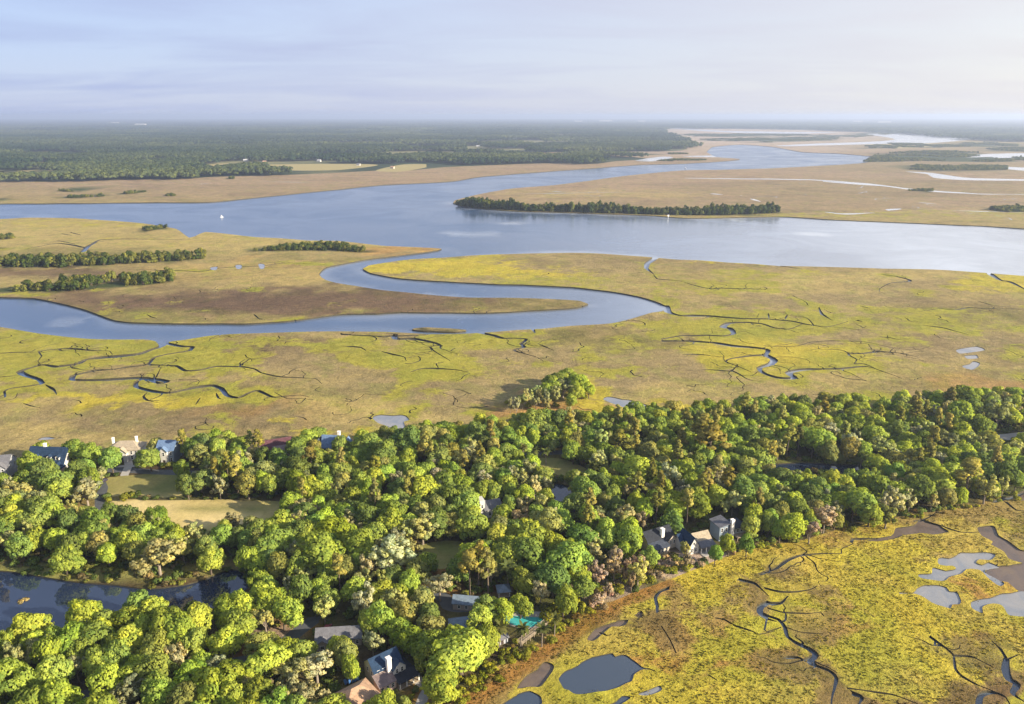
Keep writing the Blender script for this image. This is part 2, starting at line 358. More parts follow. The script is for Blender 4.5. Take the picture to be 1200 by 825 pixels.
# lines of trees on far rises in the marsh (outline of the ground they stand on)
HAMMOCKS = [
  ("island", [(534, 240), (548, 238), (575, 242), (610, 245), (660, 247), (720, 248.5), (790, 250.5), (850, 248.5), (905, 247), (912, 249.5), (860, 252), (800, 252.5), (740, 250.8), (680, 249.3), (620, 247.5), (570, 244.8), (545, 242.5)]),
  ("thin", [(1160, 246), (1180, 243.5), (1230, 243), (1230, 248), (1180, 248.5)]),
  ("thin", [(1065, 223.5), (1092, 222.5), (1094, 225), (1070, 226)]),
  ("thin", [(1010, 190), (1030, 180), (1080, 177), (1140, 178), (1180, 184), (1250, 184), (1250, 187), (1160, 190), (1080, 189)]),
  ("thin", [(1040, 196), (1090, 194), (1180, 195), (1180, 199), (1080, 200)]), ("thin", [(1040, 168), (1140, 170), (1150, 173), (1060, 173)]),
  ("thin", [(860, 163), (920, 160), (985, 160), (980, 164), (900, 167)]), ("thin", [(800, 157), (900, 157), (980, 158), (900, 160), (810, 160)]),
  ("left", [(-200, 308), (0, 308), (60, 307), (120, 306), (180, 303), (238, 302), (242, 304.5), (190, 307), (120, 311), (60, 313.5), (0, 313.5), (-200, 314)]),
  ("left", [(-200, 341), (0, 338), (60, 335), (120, 331), (175, 326), (200, 325), (202, 330), (180, 333), (130, 337), (80, 341), (0, 342), (-200, 345)]),
  ("thin", [(275, 293.5), (300, 291), (345, 290.5), (365, 288), (400, 289), (432, 294.5), (430, 296), (390, 293.5), (340, 293.5), (300, 294.5)]),
  ("thin", [(165, 268.5), (195, 266.5), (198, 268.5), (172, 270.5)]), ("thin", [(0, 279), (16, 277.5), (15, 280), (0, 281)]),
  ("thin", [(68, 224), (82, 220), (104, 219), (104, 222), (80, 225)]), ("thin", [(-60, 234), (0, 233.5), (22, 233.6), (0, 235.5), (-60, 236)]),
  ("thin", [(78, 231), (120, 229), (121, 230.5), (80, 232.3)]), ("thin", [(134, 227), (160, 225), (176, 224.5), (150, 227.5)]),
  ("thin", [(195, 229), (204, 228.6), (203, 230), (196, 230)]), ("thin", [(269, 209), (274, 208.7), (274, 210), (270, 210)]),
  ("thin", T(800, 100, 3, [(640, 214), (700, 211), (760, 216), (750, 222), (660, 221)])), ("thin", T(800, 100, 3, [(960, 204), (1060, 200), (1180, 206), (1180, 214), (1000, 213)])),
  ("thin", T(800, 100, 3, [(560, 180), (620, 172), (700, 166), (760, 168), (700, 175), (600, 184)])), ("thin", T(800, 100, 3, [(60, 190), (200, 186), (330, 190), (300, 197), (120, 197)])),
  ("thin", T(800, 100, 3, [(1060, 222), (1180, 219), (1290, 226), (1290, 236), (1120, 232)])), ("thin", [(660, 181.5), (720, 179.5), (790, 179), (806, 180.5), (720, 182.5)]),
  ("thin", [(770, 188.5), (800, 187), (830, 187.5), (800, 189.5)]),
]
# ------------------------------------------------------------------ smoothing
def _noise1(n, seed):
    r = np.random.default_rng(seed)
    out = np.zeros(n)
    for octv, amp in ((6, 1.0), (14, 0.6), (34, 0.4), (90, 0.3)):
        k = max(2, int(n / octv) + 2) if octv > 0 else 2
        xs = np.linspace(0, k - 1, n)
        out += amp * np.interp(xs, np.arange(k), r.normal(0, 1, k))
    return out


def catmull(P, closed, step):
    P = np.asarray(P, float)
    n = len(P)
    out = []
    rng = range(n) if closed else range(n - 1)
    for i in rng:
        if closed:
            a, b, c, d = P[(i - 1) % n], P[i], P[(i + 1) % n], P[(i + 2) % n]
        else:
            a, b, c, d = P[max(i - 1, 0)], P[i], P[i + 1], P[min(i + 2, n - 1)]
        L = math.hypot(*(c - b))
        k = max(1, min(40, int(L / step)))
        # centripetal-like: shorten tangents on uneven spacing
        ta = (c - a) * 0.5 * min(1.0, L / max(1e-6, math.hypot(*(c - a))) * 1.4)
        tb = (d - b) * 0.5 * min(1.0, L / max(1e-6, math.hypot(*(d - b))) * 1.4)
        for j in range(k):
            t = j / k
            h = np.array([2*t**3 - 3*t*t + 1, t**3 - 2*t*t + t, -2*t**3 + 3*t*t, t**3 - t*t])
            out.append(h[0] * b + h[1] * ta + h[2] * c + h[3] * tb)
    if not closed: out.append(P[-1])
    return np.array(out)


def outline(px_pts, step=5.0, jit=0.6, seed=0, smooth=True):
    P = catmull(px_pts, True, step) if smooth else np.asarray(px_pts, float)
    n = len(P)
    # irregular edge, flattened with distance like everything lying on the ground
    sq = np.clip((P[:, 1] - HORIZON) / 330.0, 0.02, 1.2)
    P = P + np.stack([_noise1(n, seed) * jit * 0.7, _noise1(n, seed + 1) * jit * sq * 0.6], 1)
    P[:, 1] = np.maximum(P[:, 1], 139.2)
    return ground_np(P)


def inside(P, poly):
    """points (n,2) inside closed polygon (m,2)"""
    res = np.zeros(len(P), bool)
    lo, hi = poly.min(0), poly.max(0)
    idx = np.nonzero((P[:, 0] >= lo[0]) & (P[:, 0] <= hi[0]) & (P[:, 1] >= lo[1]) & (P[:, 1] <= hi[1]))[0]
    if len(idx) == 0: return res
    q = P[idx]
    r = np.zeros(len(idx), bool)
    a, b = poly, np.roll(poly, -1, 0)
    for (x0, y0), (x1, y1) in zip(a, b):
        if y0 == y1: continue
        c = ((y0 > q[:, 1]) != (y1 > q[:, 1])) & (q[:, 0] < (x1 - x0) * (q[:, 1] - y0) / (y1 - y0) + x0)
        r ^= c
    res[idx] = r
    return res


def dist_polyline(P, L, cap):
    """distance of points to a polyline (within cap) and nearest segment parameter"""
    d = np.full(len(P), cap, float)
    s = np.zeros(len(P))
    lo, hi = L.min(0) - cap, L.max(0) + cap
    idx = np.nonzero((P[:, 0] >= lo[0]) & (P[:, 0] <= hi[0]) & (P[:, 1] >= lo[1]) & (P[:, 1] <= hi[1]))[0]
    if len(idx) == 0: return d, s
    q = P[idx]
    dd, ss = d[idx], s[idx]
    for i in range(len(L) - 1):
        a, e = L[i], L[i + 1] - L[i]
        ll = max(1e-9, e @ e)
        t = np.clip(((q - a) @ e) / ll, 0, 1)
        w = q - a - t[:, None] * e
        dist = np.hypot(w[:, 0], w[:, 1])
        m = dist < dd
        dd[m] = dist[m]; ss[m] = i + t[m]
    d[idx], s[idx] = dd, ss
    return d, s


def strip(L, W):
    """offset outline of a polyline L (n,2) with half widths W (n,)"""
    d = np.gradient(L, axis=0)
    d /= np.maximum(np.hypot(d[:, 0], d[:, 1]), 1e-9)[:, None]
    nrm = np.stack([-d[:, 1], d[:, 0]], 1)
    return L + nrm * W[:, None], L - nrm * W[:, None]


# ------------------------------------------------------------------ land plan
EXT = np.array([(-36000., -400.), (36000., -400.), (36000., 45000.), (-36000., 45000.)])
loops = []          # (class, polygon)
loops.append(("river", outline(RIVER, 5, 1.0, 11)))
for i, p in enumerate(ISLETS): loops.append(("islet", outline(p, 4, 0.6, 31 + i)))
for i, p in enumerate(FAR_WATER): loops.append(("farwater", outline(p, 5, 0.6, 41 + i)))
for i, p in enumerate(PONDS_MARSH): loops.append(("pool" if i in (0, 4, 6) else "shallow", outline(p, 2.0, 1.5 if p[0][1] > 560 else 0.8, 61 + i)))
loops.append(("pond", outline(POND_WOOD, 5, 1.2, 91)))
loops.append(("pond", outline(POND_NARROW, 5, 0.8, 93)))
loops.append(("pond", outline(POND_SMALL, 4, 0.6, 94)))
for i, p in enumerate(MUD): loops.append(("mud", outline(p, 2.5, 1.6, 101 + i)))
loops.append(("forest", outline(FOREST, 6, 2.0, 121)))
for i, p in enumerate(LAWNS): loops.append(("lawn", outline(p, 5, 1.0, 131 + i)))
loops.append(("farforest", outline(FAR_FOREST, 6, 0.8, 151)))
for i, p in enumerate(FIELDS): loops.append(("field", outline(p, 5, 0.4, 161 + i)))

def py_mid(P): return float(np.mean(P[:, 1]))


creeks = []         # (centreline, halfwidth array)
for i, (tile, w, pts) in enumerate(CREEKS):
    full = np.array(T(*tile, pts))
    P = catmull(full, False, 3.0)
    n = len(P)
    sq = np.clip((P[:, 1] - HORIZON) / 330.0, 0.02, 1.2)
    P = P + np.stack([_noise1(n, 300 + i) * 0.5, _noise1(n, 400 + i) * 0.4 * sq], 1)
    v = (P[:, 1] - 412.5) / FPX
    pm = FPX * (SP + v * CP) / (CAM_H - LAND)
    low = tile[2] > 3.5
    k = 1.25 if low else (5.5 if tile is t3 else 2.3)
    Wm = w * k / pm * (1 + 0.25 * np.clip(_noise1(n, 500 + i), -1.5, 1.5)) * 0.5
    ar = np.arange(n)
    taper = np.minimum(1.0, 0.12 + ar[::-1] / min(40.0, n * 0.55))
    if w < 2.0 and not low: taper = np.minimum(taper, np.minimum(1.0, 0.25 + ar / min(20.0, n * .4)))
    Wm = np.maximum(Wm * taper, 0.22 if py_mid(P) > 300 else 0.8)
    G = ground_np(P)
    creeks.append((G, Wm))
rr = np.random.default_rng(5)
for i in range(190):
    if i < 130: px, py = rr.uniform(-20, 1220), rr.uniform(318, 500)
    elif i < 155: px, py = rr.uniform(0, 420), rr.uniform(335, 378)
    else: px, py = rr.uniform(560, 1200), rr.uniform(205, 258)
    base = ground(px, py)
    n = rr.integers(4, 9)
    an = rr.uniform(-0.6, 0.6) + (math.pi if rr.random() < .5 else 0)
    st = rr.uniform(1.6, 4.2) * (1 if py > 300 else 3.5)
    P = [np.array(base)]
    for k in range(n):
        an += rr.normal(0, 0.75)
        P.append(P[-1] + st * np.array([math.cos(an), math.sin(an) * 1.2]))
    G = catmull(np.array(P), False, st * .3)
    creeks.append((G, np.full(len(G), rr.uniform(0.25, 0.6) * (1 if py > 300 else 2.5)) * np.linspace(1, .5, len(G))))
main = [c for c in creeks[:len(CREEKS)] if len(c[0]) > 25 and c[0][:, 1].mean() < 900]
for i in range(190):
    G0, W0 = main[rr.integers(len(main))]
    k = rr.integers(2, len(G0) - 3)
    if W0[k] < 0.5: continue
    d = G0[k + 1] - G0[k - 1]
    an = math.atan2(d[1], d[0]) + rr.choice((-1, 1)) * rr.uniform(.7, 1.6)
    lowm = G0[:, 1].mean() < 330
    st = rr.uniform(1.5, 3.2) if lowm else rr.uniform(2.2, 6.0)
    P = [G0[k]]
    for q in range(rr.integers(4, 10)):
        an += rr.normal(0, 0.7)
        P.append(P[-1] + st * np.array([math.cos(an), math.sin(an)]))
    G = catmull(np.array(P), False, st * .3)
    creeks.append((G, np.linspace(min(W0[k] * .6, rr.uniform(.3, .8)), 0.12, len(G))))
ways = []
for kind, w, pts in PATHS:
    G = ground_np(catmull(pts, False, 6.0))
    ways.append((kind, G, np.full(len(G), w / 2)))

verts, edges = [], []


def add_loop(P):
    b = len(verts)
    verts.extend(map(tuple, P))
    n = len(P)
    edges.extend((b + i, b + (i + 1) % n) for i in range(n))


add_loop(EXT)
for c, P in loops: add_loop(P)
for G, W in creeks:
    a, b = strip(G, W)
    add_loop(np.concatenate([a, b[::-1]]))
for k, G, W in ways:
    a, b = strip(G, W)
    add_loop(np.concatenate([a, b[::-1]]))
# filler points: an uneven net that thins out with distance
gx = np.arange(-220, 1421, 8.0)
gy = np.concatenate([np.arange(139.5, 170, 3.0), np.arange(170, 260, 4.0), np.arange(260, 470, 4.5), np.arange(470, 960, 7.0)])
X, Y = np.meshgrid(gx, gy)
F = np.stack([X.ravel(), Y.ravel()], 1) + RNG.uniform(-1, 1, (X.size, 2)) * [4.0, 1.2]
F[:, 1] = np.maximum(F[:, 1], 139.5)
verts.extend(map(tuple, ground_np(F)))

cv, ce, cf, *_ = delaunay_2d_cdt([Vector(v) for v in verts], edges, [], 0, 1e-3, False)
CV = np.array([(v.x, v.y) for v in cv])
CF = np.array([f for f in cf if len(f) == 3], np.int32)
CEN = CV[CF].mean(1)
is_in = {}
CLS = np.zeros(len(CF), np.int8)      # 0 marsh
NAMES = ["marsh", "river", "pond", "mud", "forest", "lawn", "road", "path", "farforest", "field", "pool", "creek", "shallow", "farwater"]
ID = {n: i for i, n in enumerate(NAMES)}
for want in ("farforest", "field", "forest", "lawn"):
    for c, P in loops:
        if c == want: CLS[inside(CEN, P)] = ID[want]
for kind, G, W in ways:
    d, s = dist_polyline(CEN, G, 12.0)
    CLS[(d < W[0]) & (CLS != 0)] = ID[kind]
for want in ("mud", "pond", "pool", "shallow", "farwater", "river", "islet"):
    for c, P in loops:
        if c == want: CLS[inside(CEN, P)] = ID.get(want, 0)
creek_d = np.full(len(CV), 60.0)
for G, W in creeks:
    d, s = dist_polyline(CEN, G, 40.0)
    w = np.interp(s, np.arange(len(W)), W)
    m = (d <= w * 1.02) & np.isin(CLS, (0, 3))
    CLS[m] = ID["creek"] if G[:, 1].mean() < 330 else (ID["river"] if G[:, 1].mean() < 1100 else ID["farwater"])
    d, s = dist_polyline(CV, G, 60.0)
    creek_d = np.minimum(creek_d, d)

ZCLS = np.array([LAND, 0.55, 1.25, 1.35, LAND, LAND, LAND, LAND, LAND, LAND, 1.5, 1.0, 1.5, 1.74])

# ------------------------------------------------------------------ ground colour
def srgb(*c):
    return np.array([(x / 255.0 / 12.92) if x < 10.3 else ((x / 255.0 + 0.055) / 1.055) ** 2.4 for x in c])


TAN, PINKTAN = np.array((.325, .25, .09)), np.array((.275, .195, .115))
LIME, YEL = np.array((.255, .230, .032)), np.array((.41, .315, .034))
MAUVE, OLIVE = np.array((.225, .17, .08)), np.array((.16, .14, .04))
DOLIVE, ORANGE = np.array((.10, .085, .035)), np.array((.38, .19, .05))
UMBER, MULCH = np.array((.13, .085, .05)), np.array((.075, .05, .028))
PALEPINK = np.array((.42, .32, .25))
BLOBS = [  # x, y, rx, ry, colour, strength
  (600, 200, 900, 40, PINKTAN, 1), (950, 225, 420, 26, PINKTAN, 1), (1000, 250, 260, 6, LIME, .45), (700, 236, 120, 8, YEL, .35),
  (1050, 222, 260, 14, MAUVE, .6), (900, 240, 200, 8, MAUVE, .45), (700, 228, 140, 5, TAN, .5), (1100, 195, 160, 8, MAUVE, .7), (200, 222, 300, 5, MAUVE, .35), (880, 158, 200, 12, PALEPINK, .8), (850, 175, 160, 10, PALEPINK, .5),
  (180, 275, 420, 22, TAN, 1), (120, 262, 260, 6, YEL, .45), (200, 283, 160, 8, YEL, .35), (80, 298, 200, 8, OLIVE, .5),
  (60, 320, 160, 5, UMBER, .8), (300, 318, 130, 12, ORANGE, .35), (300, 320, 160, 12, TAN, .8), (470, 292, 60, 6, ORANGE, .5), (360, 302, 90, 4, OLIVE, .5),
  (515, 386, 40, 4, DOLIVE, 1), (330, 355, 340, 17, UMBER, 1), (420, 345, 180, 8, UMBER, .7), (140, 368, 70, 8, OLIVE, .6), (600, 356, 90, 8, OLIVE, .5), (300, 376, 200, 4, OLIVE, .6),
  (560, 315, 160, 12, YEL, .8), (680, 310, 110, 9, MAUVE, .6), (450, 314, 40, 8, YEL, .6), (700, 330, 130, 7, LIME, .6), (760, 345, 60, 10, LIME, .6),
  (960, 330, 260, 26, TAN, .8), (930, 312, 160, 8, MAUVE, .7), (860, 306, 60, 5, YEL, .7), (900, 322, 90, 7, LIME, .6), (960, 352, 150, 9, MAUVE, .85), (1080, 335, 90, 10, MAUVE, .6),
  (850, 335, 90, 8, LIME, .55), (1170, 330, 60, 18, YEL, .6), (1120, 372, 110, 12, OLIVE, .55), (1090, 380, 140, 12, LIME, .4), (1000, 395, 70, 16, MAUVE, .6), (1130, 405, 110, 16, MAUVE, .8),
  (1050, 440, 160, 12, TAN, .7), (1160, 450, 80, 12, ORANGE, .35),
  (860, 385, 120, 14, LIME, .8), (900, 415, 120, 20, YEL, .7), (990, 425, 70, 12, LIME, .7), (870, 365, 130, 6, LIME, .6), (840, 440, 70, 16, LIME, .5), (790, 410, 50, 9, LIME, .7),
  (700, 400, 120, 10, OLIVE, .7), (680, 420, 140, 14, MAUVE, .6), (760, 445, 130, 18, MAUVE, .8), (800, 465, 140, 12, TAN, .6),
  (110, 410, 260, 22, LIME, .65), (330, 410, 80, 15, UMBER, .75), (360, 425, 80, 14, MAUVE, .7), (40, 425, 90, 14, LIME, .6), (130, 470, 130, 13, YEL, .75), (230, 455, 120, 12, LIME, .6),
  (220, 415, 60, 12, LIME, .5), (340, 460, 150, 14, OLIVE, .6), (60, 480, 120, 10, TAN, .8), (200, 492, 320, 13, MAUVE, .85), (330, 480, 120, 10, ORANGE, .3), (380, 500, 70, 7, YEL, .8), (60, 505, 120, 8, TAN, .8),
  (440, 410, 90, 16, LIME, .75), (480, 425, 80, 10, LIME, .6), (520, 437, 60, 6, LIME, .6), (560, 400, 90, 9, LIME, .55), (470, 455, 110, 14, MAUVE, .7), (540, 470, 120, 18, MAUVE, .6), (430, 480, 110, 14, TAN, .7),
  (660, 480, 90, 14, ORANGE, .55), (700, 462, 26, 20, YEL, .7), (600, 485, 60, 8, LIME, .5), (780, 475, 80, 8, YEL, .6), (870, 465, 90, 8, MAUVE, .5),
  # bottom-right marsh
  (950, 740, 420, 130, YEL, .95), (1030, 690, 130, 45, YEL, .8), (1000, 665, 90, 30, LIME, .35), (1040, 730, 130, 22, ORANGE, .35), (960, 725, 60, 30, TAN, .45), (820, 760, 110, 45, ORANGE, .30), (790, 720, 90, 20, TAN, .35),
  (1050, 785, 70, 30, YEL, .8), (1045, 780, 50, 20, LIME, .45), (930, 800, 40, 26, LIME, .55), (1090, 812, 110, 18, UMBER, .85), (950, 790, 22, 40, UMBER, .6), (1170, 790, 60, 26, UMBER, .65), (1150, 760, 70, 20, OLIVE, .5),
  (1150, 690, 45, 22, ORANGE, .5), (1000, 625, 70, 10, ORANGE, .3), (1120, 630, 90, 18, YEL, .6), (900, 660, 90, 14, YEL, .8), (820, 680, 90, 12, YEL, .7), (880, 690, 60, 20, MAUVE, .35), (760, 790, 50, 16, ORANGE, .45), (690, 800, 60, 25, LIME, .35),
  (1060, 650, 80, 12, TAN, .4), (720, 740, 60, 10, DOLIVE, .45),
]


def lattice(P, cell, seed):
    """smooth value noise on the ground plane"""
    r = np.random.default_rng(seed).normal(0, 1, 4096)
    q = P / cell
    i = np.floor(q).astype(np.int64); f = q - i
    f = f * f * (3 - 2 * f)
    h = lambda a, b: r[((a * 73856093) ^ (b * 19349663)) & 4095]
    return ((h(i[:, 0], i[:, 1]) * (1 - f[:, 0]) + h(i[:, 0] + 1, i[:, 1]) * f[:, 0]) * (1 - f[:, 1])
            + (h(i[:, 0], i[:, 1] + 1) * (1 - f[:, 0]) + h(i[:, 0] + 1, i[:, 1] + 1) * f[:, 0]) * f[:, 1])


def soil_tint(P):
    sx, sy = project_np(P[:, 0], P[:, 1], np.full(len(P), LAND))
    # wander the lookup so patches get ragged borders
    wob = np.stack([lattice(P, 22, 1), lattice(P, 22, 2)], 1) + 0.6 * np.stack([lattice(P, 8, 3), lattice(P, 8, 4)], 1)
    pm = FPX * (SP + (sy - 412.5) / FPX * CP) / CAM_H
    sx = sx + wob[:, 0] * 7 * pm; sy = sy + wob[:, 1] * 3.0 * pm
    c = np.tile(TAN * 0.5 + MAUVE * 0.5, (len(P), 1))
    gcol = np.tile(LIME, (len(P), 1)).astype(float)
    g = np.full(len(P), 0.20)
    for x, y, rx, ry, colr, a in BLOBS:
        e = ((sx - x) / rx) ** 2 + ((sy - y) / ry) ** 2
        w = np.clip(1.35 - e, 0, 1)
        w = a * w * w * (3 - 2 * w)
        if colr is LIME or colr is YEL:
            gcol = gcol * (1 - w[:, None]) + colr * w[:, None]
            g = g + (1 - g) * w * 0.9
        else:
            c = c * (1 - w[:, None]) + colr * w[:, None]
            g = g * (1 - 0.8 * w)
    return c, gcol, g


def low_marsh_mix(P, g):
    """the lower marsh: gold cordgrass with lime lows and pale straw swathes"""
    a = np.clip(.5 + .55 * lattice(P, 34, 201) + .3 * lattice(P, 12, 202), 0, 1)[:, None]
    b = np.clip(.15 + .6 * lattice(P, 26, 203) + .35 * lattice(P, 7, 204), 0, 1)[:, None]
    g = g * (1 - .55 * a) + np.array((.26, .26, .028)) * .55 * a
    return g * (1 - .6 * b) + np.array((.37, .255, .065)) * .6 * b


tint, gcol, gamt = soil_tint(CV)
psx, psy = project_np(CV[:, 0], CV[:, 1], np.full(len(CV), LAND))
low = psy > 560
# creek banks: taller greener grass out on the big marsh, dark trampled levees in the lower one
lat = np.clip(0.5 + 0.6 * lattice(CV, 30, 9), 0, 1)
nearg = np.exp(-(creek_d / 13.0) ** 2) * lat * (psy > 290) * ~low
gamt = gamt + (1 - gamt) * nearg * 0.75
lat2 = np.clip(0.45 + 0.8 * lattice(CV, 16, 10), 0, 1)
nearm = np.exp(-(creek_d / 5.5) ** 2) * lat2 * low * 0.9
tint = tint * (1 - nearm[:, None]) + np.array((.17, .125, .06)) * nearm[:, None]
gamt = gamt * (1 - nearm)
tint = np.where(low[:, None], tint * np.array((.98, .93, .72)), tint)
gamt = np.where(low, np.clip(gamt * 0.95 + 0.06 * (1 - nearm), 0, 1), gamt)
gcol = np.where(low[:, None], low_marsh_mix(CV, gcol), gcol)
# woodland floor and lawns
WOODS = [P for c, P in loops if c == "forest"][0]
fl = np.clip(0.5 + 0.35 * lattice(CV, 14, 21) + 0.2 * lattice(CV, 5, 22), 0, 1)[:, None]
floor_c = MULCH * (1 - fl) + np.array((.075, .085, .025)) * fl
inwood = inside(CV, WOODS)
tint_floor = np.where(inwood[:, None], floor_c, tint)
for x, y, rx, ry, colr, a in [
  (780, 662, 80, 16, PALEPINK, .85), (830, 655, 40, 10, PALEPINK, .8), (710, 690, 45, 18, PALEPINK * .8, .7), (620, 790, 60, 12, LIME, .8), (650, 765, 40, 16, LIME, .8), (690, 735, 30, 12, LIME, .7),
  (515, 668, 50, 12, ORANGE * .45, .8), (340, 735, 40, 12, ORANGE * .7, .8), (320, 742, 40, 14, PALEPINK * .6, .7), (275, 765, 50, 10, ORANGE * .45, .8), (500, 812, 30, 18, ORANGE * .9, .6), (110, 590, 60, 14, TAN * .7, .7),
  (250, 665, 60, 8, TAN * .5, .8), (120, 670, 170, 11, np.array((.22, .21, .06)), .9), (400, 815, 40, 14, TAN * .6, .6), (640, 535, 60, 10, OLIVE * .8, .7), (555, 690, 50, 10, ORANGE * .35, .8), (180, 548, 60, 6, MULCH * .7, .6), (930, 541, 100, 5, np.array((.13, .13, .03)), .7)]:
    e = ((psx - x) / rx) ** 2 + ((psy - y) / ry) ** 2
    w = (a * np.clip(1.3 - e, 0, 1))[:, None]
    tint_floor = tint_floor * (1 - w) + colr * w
lw = np.clip(0.5 + 0.4 * lattice(CV, 9, 31) + 0.25 * lattice(CV, 3.5, 32), 0, 1)[:, None]
shade_green = np.array((.14, .155, .045)) * (1 - lw) + np.array((.23, .20, .07)) * lw
straw = np.array((.42, .33, .13)) * (1 - lw) + np.array((.52, .41, .19)) * lw
tint_lawn = shade_green.copy()
e = ((psx - 205) / 150) ** 2 + ((psy - 603) / 24) ** 2
w = np.clip(1.3 - e, 0, 1)[:, None]
e2 = ((psx - 262) / 62) ** 2 + ((psy - 597) / 6) ** 2  # band of tree shade across the straw clearing, put into the lawn colour
w = w * (1 - 0.75 * np.clip(1.3 - e2, 0, 1))[:, None]
tint_lawn = tint_lawn * (1 - w) + straw * w

# edge strip between the wood and the lower marsh: lime bushes' ground, then a rusty wrack line
EDGE = ground_np(np.array([(536, 834), (566, 812), (612, 782), (660, 748), (700, 722), (730, 704), (780, 684)], float))
dE, sE = dist_polyline(CV, EDGE, 40.0)
w = (np.exp(-((dE - 1.0) / 2.8) ** 2) * 0.95)[:, None]
tint = tint * (1 - w) + (ORANGE * .62) * w
gamt = gamt * (1 - w[:, 0])
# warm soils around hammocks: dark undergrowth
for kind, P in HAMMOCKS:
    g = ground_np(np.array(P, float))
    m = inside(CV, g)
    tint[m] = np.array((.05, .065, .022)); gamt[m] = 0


# ------------------------------------------------------------------ ground materials
def mat_ground(name, fine=1.0, bump=0.5, contrast=0.35, grass=False):
    s = NT(name)
    p = s.pos()
    base = s.n("ShaderNodeVertexColor", layer_name="tint").outputs[0]
    big = s.noise(0.05 * fine, 6, 0.62, p, 0.6)
    mid = s.noise(0.22 * fine, 6, 0.68, p, 0.6)
    small = s.noise(0.85 * fine, 5, 0.75, p)
    if grass:
        # soil: straw, mauve and sedge mottle
        m1 = s.maprange(s.noise(0.085, 6, 0.7, p, 0.9), 0.47, 0.62, 0, 0.55)
        base = s.mix(m1, base, s.mix(1.0, base, (.66, .70, .74), "MULTIPLY"))
        m2 = s.maprange(s.noise(0.028, 6, 0.65, p, 1.2), 0.50, 0.64, 0, 0.6)
        base = s.mix(m2, base, s.mix(1.0, base, (.80, 1.0, .62), "MULTIPLY"))
        st = s.n("ShaderNodeMapping"); s.set(st.inputs[0], p); st.inputs["Scale"].default_value = (.55, 1.0, 1.0)
        m3 = s.maprange(s.noise(0.0075, 7, 0.68, st.outputs[0], 1.3), 0.48, 0.60, 0, 0.5)
        base = s.mix(m3, base, s.mix(1.0, base, (.62, .60, .66), "MULTIPLY"))
        # live grass in ragged sheets
        amt = s.n("ShaderNodeAttribute", attribute_name="gamt").outputs["Fac"]
        gc = s.n("ShaderNodeVertexColor", layer_name="gcol").outputs[0]
        gn = s.math("ADD", s.math("MULTIPLY", s.math("SUBTRACT", s.noise(0.045, 7, 0.66, p, 1.0), 0.5), 1.5), s.math("MULTIPLY", s.math("SUBTRACT", mid, 0.5), 0.7))
        g = s.maprange(s.math("ADD", amt, gn), 0.40, 0.66, 0, 1)
        gc = s.mix(s.maprange(s.noise(0.033, 5, 0.6, p, 0.5), 0.42, 0.62, 0, .7), gc, s.mix(1.0, gc, (.76, .88, .8), "MULTIPLY"))
        base = s.mix(s.math("MULTIPLY", g, 0.9), base, gc)
    f = s.math("ADD", s.maprange(big, 0.3, 0.7, -contrast * .6, contrast * .6), s.maprange(mid, 0.3, 0.7, -contrast * .8, contrast * .8))
    f = s.math("ADD", f, s.maprange(small, 0.3, 0.7, -contrast, contrast))
    c = s.scale_col(base, s.math("MAXIMUM", s.math("ADD", f, 1.0), 0.25))
    nrm = None
    if bump:
        h = s.math("ADD", s.math("MULTIPLY", small, 0.5), mid)
        nrm = s.bump(h, bump, 1.6)
    s.principled(c, 0.95, nrm, 0.05)
    return s.m


M_MARSH = mat_ground("marsh_sward", 1.0, 0.7, 0.30, True)
M_FLOOR = mat_ground("woodland_floor", 2.0, 0.5, 0.35)
M_LAWN = mat_ground("mown_grass", 1.6, 0.25, 0.14)
M_FAR = mat_ground("far_plain", 0.02, 0.0, 0.3)


def mat_bank():
    s = NT("mud_bank")
    f = s.noise(0.6, 5, 0.6, s.pos())
    s.principled(s.ramp(f, [(0.3, (.022, .020, .012)), (0.7, (.065, .055, .028))]), 0.7, None, 0.3)
    return s.m


def mat_mud():
    s = NT("wet_mud")
    p = s.pos()
    f = s.noise(0.12, 6, 0.65, p, 0.7)
    c = s.ramp(f, [(0.3, (.075, .058, .05)), (0.55, (.12, .088, .068)), (0.75, (.15, .11, .07))])
    s.principled(c, s.maprange(f, 0.3, 0.7, 0.32, 0.6), s.bump(s.noise(0.9, 4, 0.6, p), 0.2, 0.3), 0.5)
    return s.m


def mat_water(name, deep, rough, ripple, streak, tinted=False, patch=0.006):
    s = NT(name)
    p = s.pos()
    st = s.n("ShaderNodeMapping")
    s.set(st.inputs[0], p)
    st.inputs["Scale"].default_value = (1, 1.0, 1)
    st.inputs["Rotation"].default_value = (0, 0, 0.4)
    wide = s.noise(patch, 5, 0.6, st.outputs[0], 1.0)
    fine = s.noise(0.9, 3, 0.6, p)
    mid = s.noise(0.16, 4, 0.6, p)
    c = s.mix(s.maprange(wide, 0.35, 0.7, 0, 1), deep[0], deep[1])
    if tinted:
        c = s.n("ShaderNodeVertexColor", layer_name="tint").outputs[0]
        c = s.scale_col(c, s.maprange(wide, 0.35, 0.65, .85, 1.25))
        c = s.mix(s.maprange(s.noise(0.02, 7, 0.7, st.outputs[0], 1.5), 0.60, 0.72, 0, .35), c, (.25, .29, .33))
    hgt = s.math("ADD", s.math("MULTIPLY", fine, 0.35), mid)
    b = s.n("ShaderNodeBump", Distance=0.6, Height=hgt)
    s.set(b.inputs["Strength"], s.maprange(wide, 0.4, 0.62, ripple * (1 - streak), ripple))
    bs = s.principled(c, s.maprange(wide, 0.4, 0.64, rough * (1 - streak), rough), b.outputs[0], 0.5)
    bs.inputs["IOR"].default_value = 1.6
    return s.m


